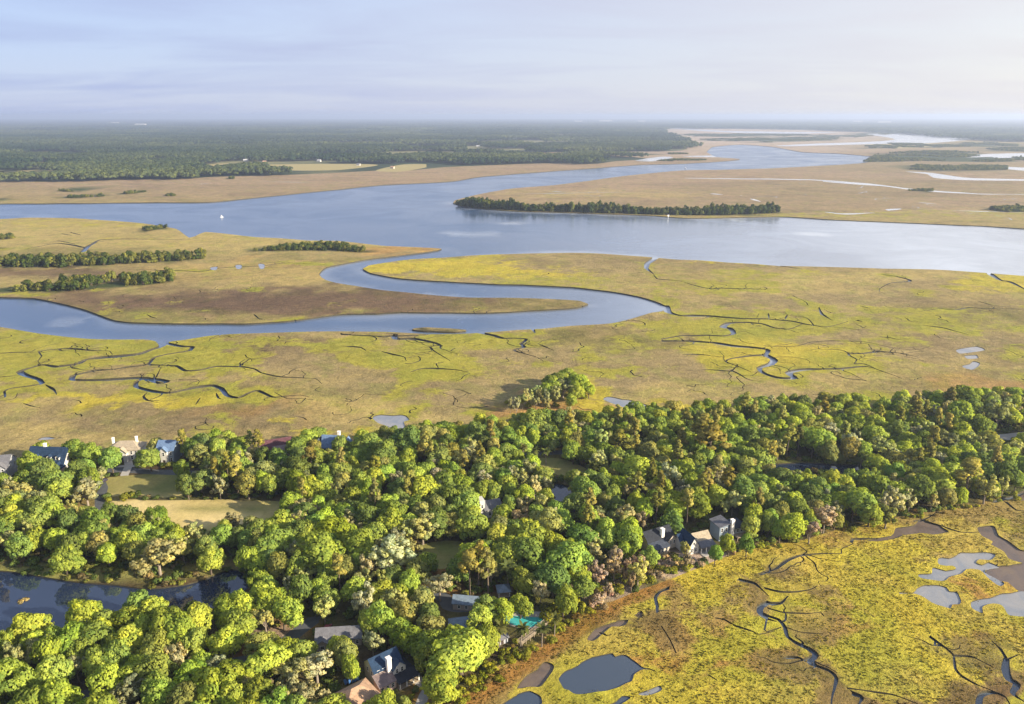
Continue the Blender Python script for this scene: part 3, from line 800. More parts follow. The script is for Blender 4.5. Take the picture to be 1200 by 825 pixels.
M_BANK, M_MUD = mat_bank(), mat_mud()
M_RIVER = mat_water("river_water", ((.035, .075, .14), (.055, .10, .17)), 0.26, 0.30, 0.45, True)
M_POOL = mat_water("creek_water", ((.035, .05, .075), (.05, .065, .09)), 0.10, 0.06, 0.5)
M_SHALLOW = mat_water("shallow_water", ((.15, .17, .20), (.28, .26, .235)), 0.10, 0.05, 0.5, False, 0.06)
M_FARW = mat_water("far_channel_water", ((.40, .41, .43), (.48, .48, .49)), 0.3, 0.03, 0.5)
M_CREEK = mat_water("creek_water", ((.075, .095, .12), (.10, .12, .14)), 0.15, 0.05, 0.5)
M_POND = mat_water("pond_water", ((.013, .022, .048), (.018, .028, .055)), 0.03, 0.02, 0.5)
M_ROAD = plain("asphalt", (.075, .08, .09), 0.9, 0.2, 0.6, 0.15)
M_PATH = plain("pale_concrete", (.33, .31, .29), 0.9, 0.12, 0.6, 0.15)


def land_mesh(name, cls_list, mat, tints, kind="structure", extra=False):
    sel = np.isin(CLS, cls_list)
    F = CF[sel]
    zz = ZCLS[CLS[sel]]
    used, inv = np.unique(F, return_inverse=True)
    inv = inv.reshape(-1, 3)
    z = float(zz[0])
    V = np.column_stack([CV[used], np.full(len(used), z)])
    # walls down to any lower neighbour
    n0 = len(V)
    ek = np.sort(np.concatenate([CF[:, [0, 1]], CF[:, [1, 2]], CF[:, [2, 0]]]), 1)
    tri = np.tile(np.arange(len(CF)), 3)
    key = ek[:, 0].astype(np.int64) * (len(CV) + 1) + ek[:, 1]
    order = np.argsort(key, kind="stable")
    ks, ts, es = key[order], tri[order], ek[order]
    same = np.nonzero(ks[1:] == ks[:-1])[0]
    a, b = ts[same], ts[same + 1]
    za, zb = ZCLS[CLS[a]], ZCLS[CLS[b]]
    mine = np.where(np.isin(CLS[a], cls_list) & (za > zb), 1, np.where(np.isin(CLS[b], cls_list) & (zb > za), 2, 0))
    W = np.nonzero(mine)[0]
    lut = np.full(len(CV), -1); lut[used] = np.arange(len(used))
    wv, wf = [], []
    for i in W:
        p, q = es[same[i]]
        lo = (zb if mine[i] == 1 else za)[i] - 0.25
        k = n0 + len(wv)
        wv += [(CV[p][0], CV[p][1], lo), (CV[q][0], CV[q][1], lo)]
        wf.append((lut[p], lut[q], k + 1, k))
    allV = np.concatenate([V, np.array(wv)]) if wv else V
    faces = [tuple(f) for f in inv] + wf
    mi = [0] * len(inv) + [1] * len(wf)
    o = mesh_obj(name, allV, faces, mats=[mat, M_BANK], mat_idx=mi)
    if tints is not None:
        ca = o.data.attributes.new("tint", "FLOAT_COLOR", "POINT")
        tc = np.ones((len(allV), 4), np.float32)
        tc[:n0, :3] = tints[used]
        ca.data.foreach_set("color", tc.reshape(-1))
        if extra:
            ca = o.data.attributes.new("gcol", "FLOAT_COLOR", "POINT")
            tc[:n0, :3] = gcol[used]
            ca.data.foreach_set("color", tc.reshape(-1))
            ca = o.data.attributes.new("gamt", "FLOAT", "POINT")
            gg = np.zeros(len(allV), np.float32); gg[:n0] = gamt[used]
            ca.data.foreach_set("value", gg)
    # tops must face up
    bm = bmesh.new(); bm.from_mesh(o.data)
    for f in bm.faces:
        if f.material_index == 0 and f.normal.z < 0: f.normal_flip()
    bm.to_mesh(o.data); bm.free()
    return tag(o, kind=kind)


land_mesh("ground", [ID["marsh"]], M_MARSH, tint, extra=True)
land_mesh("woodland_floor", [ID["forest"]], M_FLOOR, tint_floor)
land_mesh("lawn", [ID["lawn"]], M_LAWN, tint_lawn)
land_mesh("road", [ID["road"]], M_ROAD, None)
land_mesh("path", [ID["path"]], M_PATH, None)
land_mesh("mud_flat", [ID["mud"]], M_MUD, None)
RV = loops[0][1]
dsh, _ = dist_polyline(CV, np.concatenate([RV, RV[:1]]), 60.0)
shore_glare = np.clip(1.0 - dsh / (16.0 + 10 * lattice(CV, 60, 45)), 0, 1) * np.clip(0.6 + 0.5 * lattice(CV, 110, 46), 0, 1)
shore_glare *= np.clip((psx - 150) / 500, 0.25, 1) * (psy > 236)
tW = np.array((.030, .062, .125)) * (1 - shore_glare[:, None]) + np.array((.30, .33, .37)) * shore_glare[:, None]  # bright glare along the shore, painted into the water tint
east_glare = np.clip((psx - 560) / 520, 0, 1) * np.clip((psy - 238) / 15, 0, 1)
tW = tW * (1 - 0.8 * east_glare[:, None]) + np.array((.40, .43, .48)) * 0.8 * east_glare[:, None]  # sky glare on the eastern reach, mixed into the base colour
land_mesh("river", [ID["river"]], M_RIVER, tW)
land_mesh("marsh_pool", [ID["pool"]], M_POOL, None)
land_mesh("shallow_pool", [ID["shallow"]], M_SHALLOW, None)
land_mesh("far_channel", [ID["farwater"]], M_FARW, None)
land_mesh("creek", [ID["creek"]], M_CREEK, None)
land_mesh("pond", [ID["pond"]], M_POND, None)
fv = np.clip(.5 + .6 * lattice(CV, 500, 33) + .4 * lattice(CV, 180, 34), 0, 1)[:, None]
tF = np.array((.030, .045, .020)) * (1 - fv) + np.array((.17, .16, .07)) * fv
land_mesh("far_woodland_floor", [ID["farforest"]], M_FAR, tF)
tD = np.tile(np.array((.30, .25, .11)), (len(CV), 1))
land_mesh("field", [ID["field"]], M_LAWN, tD)
# ------------------------------------------------------------------ foliage kit
def rand_unit(n, r):
    v = r.normal(0, 1, (n, 3))
    return v / np.linalg.norm(v, axis=1)[:, None]


def cards(centres, normals, size, r, aspect=1.0, bend=0.0):
    """one leaf-spray quad per centre, facing its normal, with a random spin"""
    n = len(centres)
    t = np.cross(normals, rand_unit(n, r))
    t /= np.maximum(np.linalg.norm(t, axis=1), 1e-6)[:, None]
    b = np.cross(normals, t)
    s = (np.asarray(size) * r.uniform(0.65, 1.3, n))[:, None] * 0.5
    j = lambda: 1 + r.uniform(-.35, .35, (n, 1))
    return np.stack([centres - t * s * aspect * j() - b * s * j(), centres + t * s * aspect * j() - b * s * j(),
                     centres + t * s * aspect * j() + b * s * j(), centres - t * s * aspect * j() + b * s * j()], 1)


def lobes_to_cards(C, Rl, n_per, size, r, squash=0.85, spread=0.55, keep_low=0.35):
    """leaf quads on a set of overlapping lobes (C centres, Rl radii); buried ones are dropped"""
    out, var, nor = [], [], []
    mid = np.average(C, axis=0, weights=Rl) - [0, 0, 1.0]
    for i in range(len(C)):
        n = int(n_per * (Rl[i] / np.mean(Rl)) ** 2)
        d = rand_unit(n, r)
        d = d[(d[:, 2] > -0.25) | (r.random(n) < keep_low)]
        p = C[i] + d * (Rl[i] * r.uniform(0.62, 1.08, len(d)))[:, None] * [1, 1, squash]
        q = p[:, None, :] - C[None, :, :]
        q = np.linalg.norm(q, axis=2) / Rl[None, :]
        q[:, i] = 9
        ok = q.min(1) > 0.72
        p, d = p[ok], d[ok]
        nn = d + rand_unit(len(d), r) * spread + [0, 0, 0.15]
        nn /= np.linalg.norm(nn, axis=1)[:, None]
        out.append(cards(p, nn, np.full(len(p), size), r))
        var.append(np.full(len(p), r.normal(0, 1)) * 0.6 + r.normal(0, 0.45, len(p)))
        cr = p - mid
        cr /= np.maximum(np.linalg.norm(cr, axis=1), 1e-6)[:, None]
        w = d * 0.75 + cr * 0.4 + rand_unit(len(d), r) * 0.38 + [0, 0, .12]
        nor.append(w / np.linalg.norm(w, axis=1)[:, None])
    return np.concatenate(out), (np.concatenate(var), np.concatenate(nor))


def tube_between(pts, radii, sides=6):
    """verts, faces of a tapered tube through pts"""
    V, Fc = [], []
    pts = [np.asarray(p, float) for p in pts]
    for i, p in enumerate(pts):
        d = pts[min(i + 1, len(pts) - 1)] - pts[max(i - 1, 0)]
        d /= max(1e-9, np.linalg.norm(d))
        a = np.cross(d, [0.31, 0.95, 0.05]); a /= np.linalg.norm(a)
        b = np.cross(d, a)
        for k in range(sides):
            an = 2 * math.pi * k / sides
            V.append(p + radii[i] * (math.cos(an) * a + math.sin(an) * b))
    for i in range(len(pts) - 1):
        for k in range(sides):
            k2 = (k + 1) % sides
            Fc.append((i * sides + k, i * sides + k2, (i + 1) * sides + k2, (i + 1) * sides + k))
    return V, Fc


def join(parts):
    V, Fc = [], []
    for v, f in parts:
        b = len(V)
        V.extend(v)
        Fc.extend(tuple(i + b for i in q) for q in f)
    return V, Fc


def limb(a, b, r0, r1, r, sag=0.15, n=4):
    a, b = np.asarray(a, float), np.asarray(b, float)
    L = np.linalg.norm(b - a)
    pts = [a + (b - a) * t + (r.normal(0, 0.06, 3) * L * (0 < t < 1)) + np.array([0, 0, 1]) * L * sag * t * (1 - t) * 2 for t in np.linspace(0, 1, n)]
    return tube_between(pts, np.linspace(r0, r1, n), 5)


def mat_leaf(name, instanced):
    s = NT(name)
    if instanced:
        base = s.n("ShaderNodeAttribute", attribute_type="INSTANCER", attribute_name="tcol").outputs[0]
    else:
        base = s.n("ShaderNodeObjectInfo").outputs["Color"]
    v = s.n("ShaderNodeAttribute", attribute_name="leafvar").outputs["Fac"]
    # young sprays are paler and yellower, old ones deeper green
    young = s.mix(1.0, base, (1.45, 1.38, 1.0), "MULTIPLY")
    old = s.mix(1.0, base, (.68, .80, .85), "MULTIPLY")
    c = s.mix(s.maprange(v, 0.0, 1.6, 0, 1), base, young)
    c = s.mix(s.maprange(v, 0.0, -1.4, 0, 1), c, old)
    d = s.n("ShaderNodeBsdfDiffuse"); s.set(d.inputs[0], c)
    tr = s.n("ShaderNodeBsdfTranslucent"); s.set(tr.inputs[0], s.mix(1.0, c, (1.25, 1.2, .5), "MULTIPLY"))
    m = s.n("ShaderNodeMixShader"); s.set(m.inputs[0], 0.42)
    s.t.links.new(d.outputs[0], m.inputs[1]); s.t.links.new(tr.outputs[0], m.inputs[2])
    s.surface(m.outputs[0])
    return s.m


def mat_bark(name, a, b):
    s = NT(name)
    f = s.noise(2.5, 5, 0.65, s.objco())
    s.principled(s.ramp(f, [(0.3, a), (0.7, b)]), 0.95, None, 0.1)
    return s.m


def mat_tussock():
    s = NT("tussock_grass")
    base = s.n("ShaderNodeAttribute", attribute_type="INSTANCER", attribute_name="tcol").outputs[0]
    v = s.n("ShaderNodeAttribute", attribute_name="leafvar").outputs["Fac"]
    c = s.scale_col(base, s.maprange(v, -1.5, 1.5, .7, 1.3))
    d = s.n("ShaderNodeBsdfDiffuse"); s.set(d.inputs[0], c)
    tr = s.n("ShaderNodeBsdfTranslucent"); s.set(tr.inputs[0], c)
    m = s.n("ShaderNodeMixShader"); s.set(m.inputs[0], 0.4)
    s.t.links.new(d.outputs[0], m.inputs[1]); s.t.links.new(tr.outputs[0], m.inputs[2])
    s.surface(m.outputs[0])
    return s.m


M_TUSS = mat_tussock()
M_LEAF, M_LEAF_I = mat_leaf("foliage", False), mat_leaf("foliage_mass", True)
M_BARK = mat_bark("bark", (.05, .038, .028), (.15, .12, .09))
M_BARK_PALE = mat_bark("pale_bark", (.14, .115, .09), (.30, .25, .20))

# every prototype has unit crown radius ~1 handled by building at a nominal size (R0) and scaling the object
PROTO = {}          # kind -> list of (crown mesh, trunk mesh, nominal radius, height)


def proto_oak(seed, R=6.5, H=12.0, nl=34, lr=(0.25, 0.37), dens=125, size=0.66, flat=0.62, kind="oak"):
    r = np.random.default_rng(seed)
    base = H - 2 * R * flat * 0.62
    cz = base + R * flat * 0.35
    C, Rl = [], []
    lean = r.normal(0, 0.12, 2)
    while len(C) < nl:
        d = rand_unit(1, r)[0]
        if d[2] < -0.55: continue
        rad = R * r.uniform(0.55, 0.80) * (1 + 0.22 * math.sin(2.3 * math.atan2(d[1], d[0]) + seed))
        c = np.array([d[0] * rad + lean[0] * R, d[1] * rad + lean[1] * R, cz + d[2] * R * flat * r.uniform(.75, 1.15)])
        q = R * r.uniform(*lr)
        if C and min(np.linalg.norm(c - k) for k in C) < q * 0.62: 
            if r.random() < 0.85: continue
        C.append(c); Rl.append(q)
    C, Rl = np.array(C), np.array(Rl)
    V, var = lobes_to_cards(C, Rl, dens, size, r)
    fork = np.array([0, 0, base * 0.45])
    parts = [tube_between([(0, 0, -0.4), (0.05, 0, base * 0.25), fork], [0.62, 0.45, 0.42], 8)]
    for i in r.permutation(nl)[:9]:
        parts.append(limb(fork, C[i] * [0.85, 0.85, 1] - [0, 0, Rl[i] * .3], 0.27, 0.07, r))
    return V, var, join(parts), R, H


def proto_pine(seed, R=3.2, H=17.0):
    r = np.random.default_rng(seed)
    C, Rl, parts = [], [], []
    bend = r.normal(0, 0.25, 2)
    top = np.array([bend[0], bend[1], H - 0.8])
    parts.append(tube_between([(0, 0, -0.4), (bend[0] * .3, bend[1] * .3, H * .4), (bend[0] * .7, bend[1] * .7, H * .75), top], [0.30, 0.24, 0.15, 0.05], 7))
    n = 22
    for i in range(n):
        t = r.uniform(0, 1)
        z = H * (0.52 + 0.46 * t)
        reach = R * (1.0 - 0.72 * t ** 1.4) * r.uniform(0.35, 1.0)
        an = r.uniform(0, 6.283)
        c = np.array([math.cos(an) * reach + bend[0] * .8, math.sin(an) * reach + bend[1] * .8, z + 0.25 * reach])
        C.append(c); Rl.append(r.uniform(0.7, 1.25))
        if i % 2 == 0:
            parts.append(limb((bend[0] * .75, bend[1] * .75, z - 0.3), c, 0.08, 0.03, r, 0.0, 3))
    C.append(top); Rl.append(1.0)
    V, var = lobes_to_cards(np.array(C), np.array(Rl), 95, 0.50, r, 0.6, 0.9)
    return V, var, join(parts), R, H


def proto_loose(seed, R=5.5, H=12.0):
    """open-crowned tree: limbs show between small sprays"""
    r = np.random.default_rng(seed)
    fork = np.array([0, 0, H * .28])
    parts = [tube_between([(0, 0, -.4), (0, 0.05, H * .15), fork], [0.42, 0.34, 0.30], 7)]
    C, Rl = [], []
    for i in range(11):
        an = i * 2.399 + r.uniform(-.3, .3)
        el = r.uniform(0.25, 1.25)
        L = R * r.uniform(0.75, 1.05)
        e = fork + np.array([math.cos(an) * math.cos(el) * L, math.sin(an) * math.cos(el) * L, math.sin(el) * L * 1.25 + 0.8])
        parts.append(limb(fork, e, 0.17, 0.05, r, 0.1))
        for k in range(5):
            t = r.uniform(0.5, 1.08)
            c = fork + (e - fork) * t + r.normal(0, 0.75, 3)
            C.append(c); Rl.append(r.uniform(0.7, 1.25))
            parts.append(limb(fork + (e - fork) * max(0.3, t - 0.3), c, 0.06, 0.02, r, 0.0, 3))
    V, var = lobes_to_cards(np.array(C), np.array(Rl), 62, 0.50, r, 0.85, 0.9, 0.7)
    return V, var, join(parts), R, H


def proto_palm(seed, R=2.4, H=8.5):
    r = np.random.default_rng(seed)
    lean = r.normal(0, .3, 2)
    top = np.array([lean[0], lean[1], H - 1.2])
    parts = [tube_between([(0, 0, -.3), (lean[0] * .3, lean[1] * .3, H * .4), top], [0.24, 0.19, 0.17], 7)]
    quads = []
    for i in range(26):
        an = i * 2.399
        el = r.uniform(-0.5, 1.2)
        d = np.array([math.cos(an) * math.cos(el), math.sin(an) * math.cos(el), math.sin(el)])
        s = np.cross(d, [0, 0, 1]); s /= np.linalg.norm(s)
        p = top.copy()
        w0 = 0.10
        for k in range(4):
            q = p + d * (R * 0.3)
            d = d + np.array([0, 0, -0.32]); d /= np.linalg.norm(d)
            w1 = (0.42, 0.55, 0.42, 0.05)[k]
            quads.append([p - s * w0, q - s * w1, q + s * w1, p + s * w0])
            p, w0 = q, w1
    V = np.array(quads)
    return V, r.normal(0, 0.7, len(V)), join(parts), R, H


def proto_shrub(seed, R=1.9, H=2.4, dens=70, size=0.36, n=9):
    r = np.random.default_rng(seed)
    C, Rl = [], []
    for i in range(n):
        a, q = r.uniform(0, 6.283), R * math.sqrt(r.uniform(0, .5))
        C.append((math.cos(a) * q, math.sin(a) * q, r.uniform(0.3, 0.62) * H)); Rl.append(R * r.uniform(0.32, .5))
    V, var = lobes_to_cards(np.array(C), np.array(Rl), dens, size, r, 0.9, 0.8)
    parts = [limb((0, 0, -0.2), np.array(C[i]), 0.07, 0.02, r, 0, 3) for i in range(5)]
    return V, var, join(parts), R, H


def add_proto(kind, args, bark):
    V, var, (tv, tf), R, H = args
    var, nor = var if isinstance(var, tuple) else (var, None)
    cm = quad_mesh(kind + "_crown", V, [M_LEAF], attrs={"leafvar": var}, normals=nor)
    tm = bpy.data.meshes.new(kind + "_trunk")
    tm.from_pydata([tuple(map(float, v)) for v in tv], [], tf)
    tm.materials.append(bark)
    PROTO.setdefault(kind, []).append((cm, tm, R, H))


for k in range(7): add_proto("oak", proto_oak(100 + k, nl=38 + 2 * k, flat=0.68 + 0.04 * (k % 4)), M_BARK)
for k in range(3): add_proto("pine", proto_pine(200 + k), M_BARK)
for k in range(4): add_proto("loose", proto_loose(300 + k), M_BARK_PALE)
for k in range(2): add_proto("palm", proto_palm(400 + k), M_BARK_PALE)
for k in range(4): add_proto("shrub", proto_shrub(500 + k), M_BARK_PALE)

# ------------------------------------------------------------------ where trees stand
LOOK = {  # code: (kind, colour albedo, adjective, noun)
    "L": ("oak", (.305, .36, .058), "yellow-green", "oak"),
    "G": ("oak", (.245, .315, .066), "mid green", "oak"),
    "D": ("oak", (.165, .215, .056), "dark green", "oak"),
    "O": ("oak", (.27, .27, .085), "olive brown", "oak"),
    "P": ("loose", (.40, .38, .21), "pale beige", "open-crowned tree"),
    "K": ("loose", (.40, .31, .23), "pinkish grey", "half-bare tree"),
    "E": ("loose", (.37, .37, .14), "pale green", "open-crowned tree"),
    "N": ("pine", (.29, .265, .075), "olive", "tall pine"),
    "M": ("palm", (.110, .120, .035), "green", "palm"),
    "S": ("shrub", (.25, .25, .03), "lime green", "shrub"),
    "Q": ("shrub", (.42, .31, .22), "dry pinkish", "shrub"),
    "R": ("shrub", (.190, .130, .040), "rusty", "shrub"),
}
HAND = [  # crown centre in photo pixels, crown radius in pixels, look: trees one can pick out in the photo
 (185, 653, 27, "P"), (75, 652, 18, "L"), (245, 652, 15, "L"), (100, 720, 21, "L"), (150, 748, 20, "L"), (180, 712, 15, "L"), (232, 728, 20, "L"), (280, 728, 20, "L"), (262, 708, 15, "G"),
 (210, 772, 20, "P"), (252, 778, 17, "P"), (112, 770, 20, "L"), (15, 796, 26, "L"), (62, 786, 20, "G"), (165, 776, 18, "L"), (152, 806, 20, "P"), (190, 812, 18, "L"), (250, 802, 28, "L"), (40, 748, 14, "L"), (10, 744, 14, "L"), (66, 744, 13, "G"),
 (100, 574, 17, "P"), (115, 552, 9, "P"), (58, 568, 18, "G"), (105, 528, 15, "G"), (26, 573, 16, "E"), (15, 590, 15, "L"), (147, 582, 8, "S"), (127, 584, 5, "S"), (272, 604, 10, "P"), (185, 607, 20, "G"), (48, 582, 13, "E"), (235, 562, 15, "D"), (285, 540, 14, "P"),
 (250, 545, 13, "D"), (215, 545, 10, "G"), (130, 538, 12, "G"), (175, 535, 14, "G"), (262, 520, 11, "O"), (220, 519, 9, "G"), (242, 520, 12, "D"), (183, 521, 11, "O"), (35, 540, 14, "G"),
 (360, 572, 18, "L"), (382, 566, 15, "L"), (430, 577, 15, "G"), (497, 575, 20, "L"), (512, 556, 15, "P"), (524, 580, 14, "G"), (357, 592, 15, "P"), (400, 600, 15, "G"), (392, 622, 22, "L"), (375, 632, 10, "P"), (465, 632, 14, "P"), (495, 618, 18, "E"), (462, 602, 15, "G"), (425, 635, 18, "L"),
 (462, 656, 28, "P"), (377, 650, 27, "L"), (435, 560, 14, "L"), (412, 547, 12, "L"), (342, 542, 12, "P"), (517, 538, 15, "O"), (572, 543, 13, "O"), (557, 654, 20, "L"), (330, 612, 18, "L"), (320, 640, 20, "G"), (345, 625, 16, "D"), (430, 605, 17, "D"), (450, 535, 20, "D"), (435, 520, 18, "G"), (478, 520, 20, "D"), (400, 520, 13, "G"), (486, 503, 12, "O"), (500, 512, 14, "O"), (530, 507, 14, "L"),
 (625, 497, 18, "G"), (657, 503, 9, "K"), (645, 512, 10, "L"), (672, 527, 13, "L"), (780, 532, 12, "L"), (832, 517, 18, "N"), (822, 505, 14, "N"), (846, 500, 14, "L"), (725, 513, 12, "N"), (747, 552, 20, "L"), (785, 562, 18, "P"), (710, 582, 8, "O"), (732, 601, 14, "P"), (815, 592, 20, "L"), (737, 622, 18, "L"), (730, 638, 10, "L"), (762, 648, 11, "G"), (855, 632, 9, "L"), (620, 552, 15, "P"), (605, 545, 12, "L"), (680, 563, 13, "E"), (640, 615, 18, "O"), (610, 607, 15, "K"), (800, 552, 14, "L"),
 (1110, 520, 15, "E"), (1150, 503, 16, "D"), (1028, 523, 18, "E"), (996, 517, 13, "P"), (953, 520, 18, "G"), (1121, 491, 20, "G"), (1049, 586, 16, "P"), (967, 605, 14, "K"), (950, 617, 11, "K"), (1001, 591, 18, "G"), (1076, 575, 18, "G"), (1097, 567, 16, "L"), (1065, 535, 10, "O"), (1135, 557, 16, "N"), (1156, 572, 16, "E"), (1176, 555, 16, "D"), (1185, 530, 12, "L"), (1170, 488, 18, "E"), (1125, 470, 18, "G"), (1058, 468, 12, "L"), (970, 470, 12, "O"), (1040, 600, 14, "E"), (1020, 598, 14, "L"), (930, 615, 16, "L"),
 (317, 705, 22, "L"), (337, 688, 11, "P"), (385, 695, 15, "L"), (495, 697, 16, "O"), (430, 722, 13, "L"), (417, 687, 15, "L"), (480, 745, 18, "L"), (540, 768, 34, "L"), (520, 797, 22, "L"), (370, 776, 22, "P"), (315, 777, 22, "L"), (337, 802, 20, "P"), (362, 814, 20, "P"), (410, 776, 13, "L"),
 (550, 664, 13, "N"), (572, 660, 13, "N"), (560, 652, 12, "N"), (595, 668, 11, "M"), (672, 655, 28, "G"), (618, 655, 24, "G"), (648, 678, 22, "D"), (610, 702, 13, "L"), (590, 712, 13, "L"), (700, 668, 12, "K"), (720, 661, 13, "K"), (748, 668, 15, "E"), (700, 702, 10, "Q"), (642, 722, 12, "S"), (515, 682, 16, "P"), (803, 636, 7, "E"), (839, 641, 8, "G"), (768, 654, 6, "S"), (784, 659, 6, "Q"), (822, 659, 6, "Q"), (876, 632, 9, "G"), (560, 722, 14, "L"), (660, 700, 16, "L"), (500, 770, 14, "L"), (570, 745, 16, "L"), (300, 810, 20, "L"), (455, 812, 10, "L"), (474, 818, 9, "O"),
]
PALMS = [(628, 530, 5), (640, 528, 5), (700, 547, 5), (720, 545, 5), (735, 548, 5), (600, 672, 9), (1010, 533, 5), (742, 540, 5), (612, 525, 5), (480, 545, 5), (692, 545, 5), (585, 735, 8), (635, 735, 7), (650, 725, 7), (855, 550, 5), (840, 548, 5), (610, 735, 7)]

# what the photo lets us see between the trees: (outline in pixels, ground pixel row of its far end)
CLEAR = [
 ([(0, 669), (82, 681), (160, 687), (217, 685), (270, 670), (272, 690), (247, 700), (220, 706), (190, 705), (150, 700), (117, 704), (75, 711), (71, 726), (57, 724), (37, 720), (15, 724), (0, 727)], 640),
 ([(118, 561), (140, 552), (170, 549), (199, 551), (200, 560), (206, 575), (198, 582), (150, 579), (120, 580)], 500),
 ([(100, 598), (118, 588), (160, 585), (240, 587), (325, 588), (333, 598), (318, 605), (260, 611), (212, 614), (202, 606), (150, 597)], 500),
 ([(486, 641), (525, 634), (560, 641), (546, 651), (515, 660), (498, 655)], 560),
 ([(607, 530), (640, 528), (660, 532), (690, 548), (690, 556), (665, 552), (632, 542)], 500),
 ([(890, 545), (950, 541), (1040, 548), (1035, 552), (950, 553), (890, 550)], 500),
 ([(325, 752), (335, 735), (345, 722), (362, 722), (356, 735), (345, 745), (338, 756)], 600), ([(268, 778), (300, 769), (297, 776), (275, 783)], 600),
 ([(95, 818), (120, 806), (122, 813), (105, 825)], 600), ([(1165, 515), (1180, 507), (1200, 505), (1200, 513), (1180, 519)], 480),
 ([(490, 822), (496, 805), (503, 806), (500, 822)], 700), ([(648, 575), (662, 574), (668, 584), (655, 588)], 540), ([(445, 587), (462, 585), (460, 592), (445, 594)], 560),
 # houses: the part of each that shows
 ([(43, 522), (80, 524), (81, 546), (43, 545)], 548), ([(0, 528), (14, 532), (14, 552), (0, 555)], 556), ([(136, 516), (165, 518), (165, 528), (155, 546), (146, 546), (136, 528)], 537), ([(192, 514), (206, 514), (206, 538), (192, 538)], 540),
 ([(313, 517), (336, 516), (336, 527), (313, 528)], 530), ([(376, 512), (406, 510), (406, 528), (380, 528)], 532), ([(557, 507), (566, 507), (566, 514), (557, 514)], 517), ([(563, 588), (575, 588), (576, 602), (563, 602)], 604),
 ([(752, 614), (792, 612), (792, 645), (765, 650), (752, 636)], 640), ([(795, 606), (838, 612), (840, 645), (800, 645)], 640), ([(833, 606), (872, 606), (868, 628), (835, 632)], 630),
 ([(428, 758), (478, 760), (480, 800), (455, 808), (425, 798)], 792), ([(400, 800), (442, 796), (446, 825), (398, 825)], 823), ([(383, 731), (424, 733), (424, 748), (383, 748)], 752), ([(518, 690), (532, 692), (552, 702), (552, 714), (520, 716)], 716), ([(582, 685), (598, 685), (598, 695), (582, 695)], 697),
 ([(594, 716), (630, 720), (630, 734), (605, 737), (594, 730)], 700), ([(526, 722), (560, 720), (560, 738), (528, 738)], 738), ([(402, 788), (424, 788), (424, 802), (402, 802)], 800), ([(606, 742), (642, 728), (646, 742), (612, 758)], 730),
 ([(578, 735), (594, 735), (594, 756), (578, 756)], 756),
]
CLEAR_G = [(np.array(p, float), ground(600, row)[1]) for p, row in CLEAR]


class Stand:
    """trees already placed, hashed for quick spacing tests"""
    def __init__(self): self.t = []; self.h = {}
    def free(self, x, y, r, f):
        i, j = int(x // 12), int(y // 12)
        for a in (i - 1, i, i + 1):
            for b in (j - 1, j, j + 1):
                for (X, Y, R) in self.h.get((a, b), ()):
                    if (X - x) ** 2 + (Y - y) ** 2 < (f * (r + R)) ** 2: return False
        return True
    def add(self, x, y, r, code, s, hs, rz, hand):
        self.t.append((x, y, r, code, s, hs, rz, hand))
        self.h.setdefault((int(x // 12), int(y // 12)), []).append((x, y, r))


def crown_at(px, py, pr, hk=0.62, H=12.0):
    """ground spot of a tree whose crown centre is seen at a pixel"""
    z = LAND + H * hk
    x, y = ground(px, py, z)
    d = y * CP - (z - CAM_H) * SP
    return x, y, pr * d / FPX


def on_bad_ground(x, y, r):
    P = np.array([[x, y]])
    for c, L in loops:
        if c in ("lawn", "pond", "river", "mud", "pool", "shallow") and inside(P, L)[0]: return True
    for k, G, W in ways:
        if dist_polyline(P, G, 9.0)[0][0] < W[0] + 0.9: return True
    return False


def hides_view(x, y, r, h):
    """would this crown stand before something the photo shows?"""
    z = LAND + h * 0.62
    k = r / math.sqrt(2) * 0.95
    q = np.array([(0, 0, 0), (-r * .85, 0, 0), (r * .85, 0, 0), (0, 0, h * .33), (-k, 0, h * .22), (k, 0, h * .22), (0, -r * .5, -h * .22)])
    sx, sy = project_np(x + q[:, 0], y + q[:, 1], z + q[:, 2])
    S = np.stack([sx, sy], 1)
    for poly, yf in CLEAR_G:
        if y > yf: continue
        if S[:, 0].max() < poly[:, 0].min() or S[:, 0].min() > poly[:, 0].max() or S[:, 1].min() > poly[:, 1].max() or S[:, 1].max() < poly[:, 1].min(): continue
        if inside(S, poly).any(): return True
    return False


THICKET = ground_np(np.array([(684, 712), (690, 680), (705, 664), (745, 655), (765, 645), (800, 658), (845, 664), (800, 684), (740, 702), (700, 728)], float))
rt = random.Random(41)
stand = Stand()
HMUL = {"oak": 1.0, "loose": 1.0, "pine": 1.0, "palm": 1.0, "shrub": 1.0}


def put(x, y, r, code, hand=False):
    kind = LOOK[code][0]
    R0, H0 = PROTO[kind][0][2], PROTO[kind][0][3]
    s = r / R0
    hs = {"oak": 0.42 + 0.52 * s, "loose": 0.5 + 0.5 * s, "pine": 0.75 + .25 * s, "palm": 1.0, "shrub": s}[kind] * rt.uniform(0.9, 1.12)
    stand.add(x, y, r, code, s, hs, rt.uniform(0, 6.283), hand)


FOOT = []      # (x, y, radius) of house footprints, filled by the house plan
HOUSE_SPOTS = [(62, 546, 9), (2, 553, 9), (150, 535, 8), (199, 537, 6), (325, 528, 8), (393, 530, 8), (561, 515, 5), (569, 602, 5), (770, 638, 8), (815, 640, 10), (852, 626, 8), (453, 793, 9), (424, 820, 7), (403, 750, 8), (545, 714, 7), (525, 702, 4), (590, 695, 4), (613, 727, 8), (541, 737, 6), (534, 736, 3), (412, 800, 4), (586, 752, 4), (628, 742, 5)]
for px, py, r in HOUSE_SPOTS:
    x, y = ground(px, py); FOOT.append((x, y, r))


def near_house(x, y, r, pad=0.35):
    return any((x - a) ** 2 + (y - b) ** 2 < (c + pad * r) ** 2 for a, b, c in FOOT)


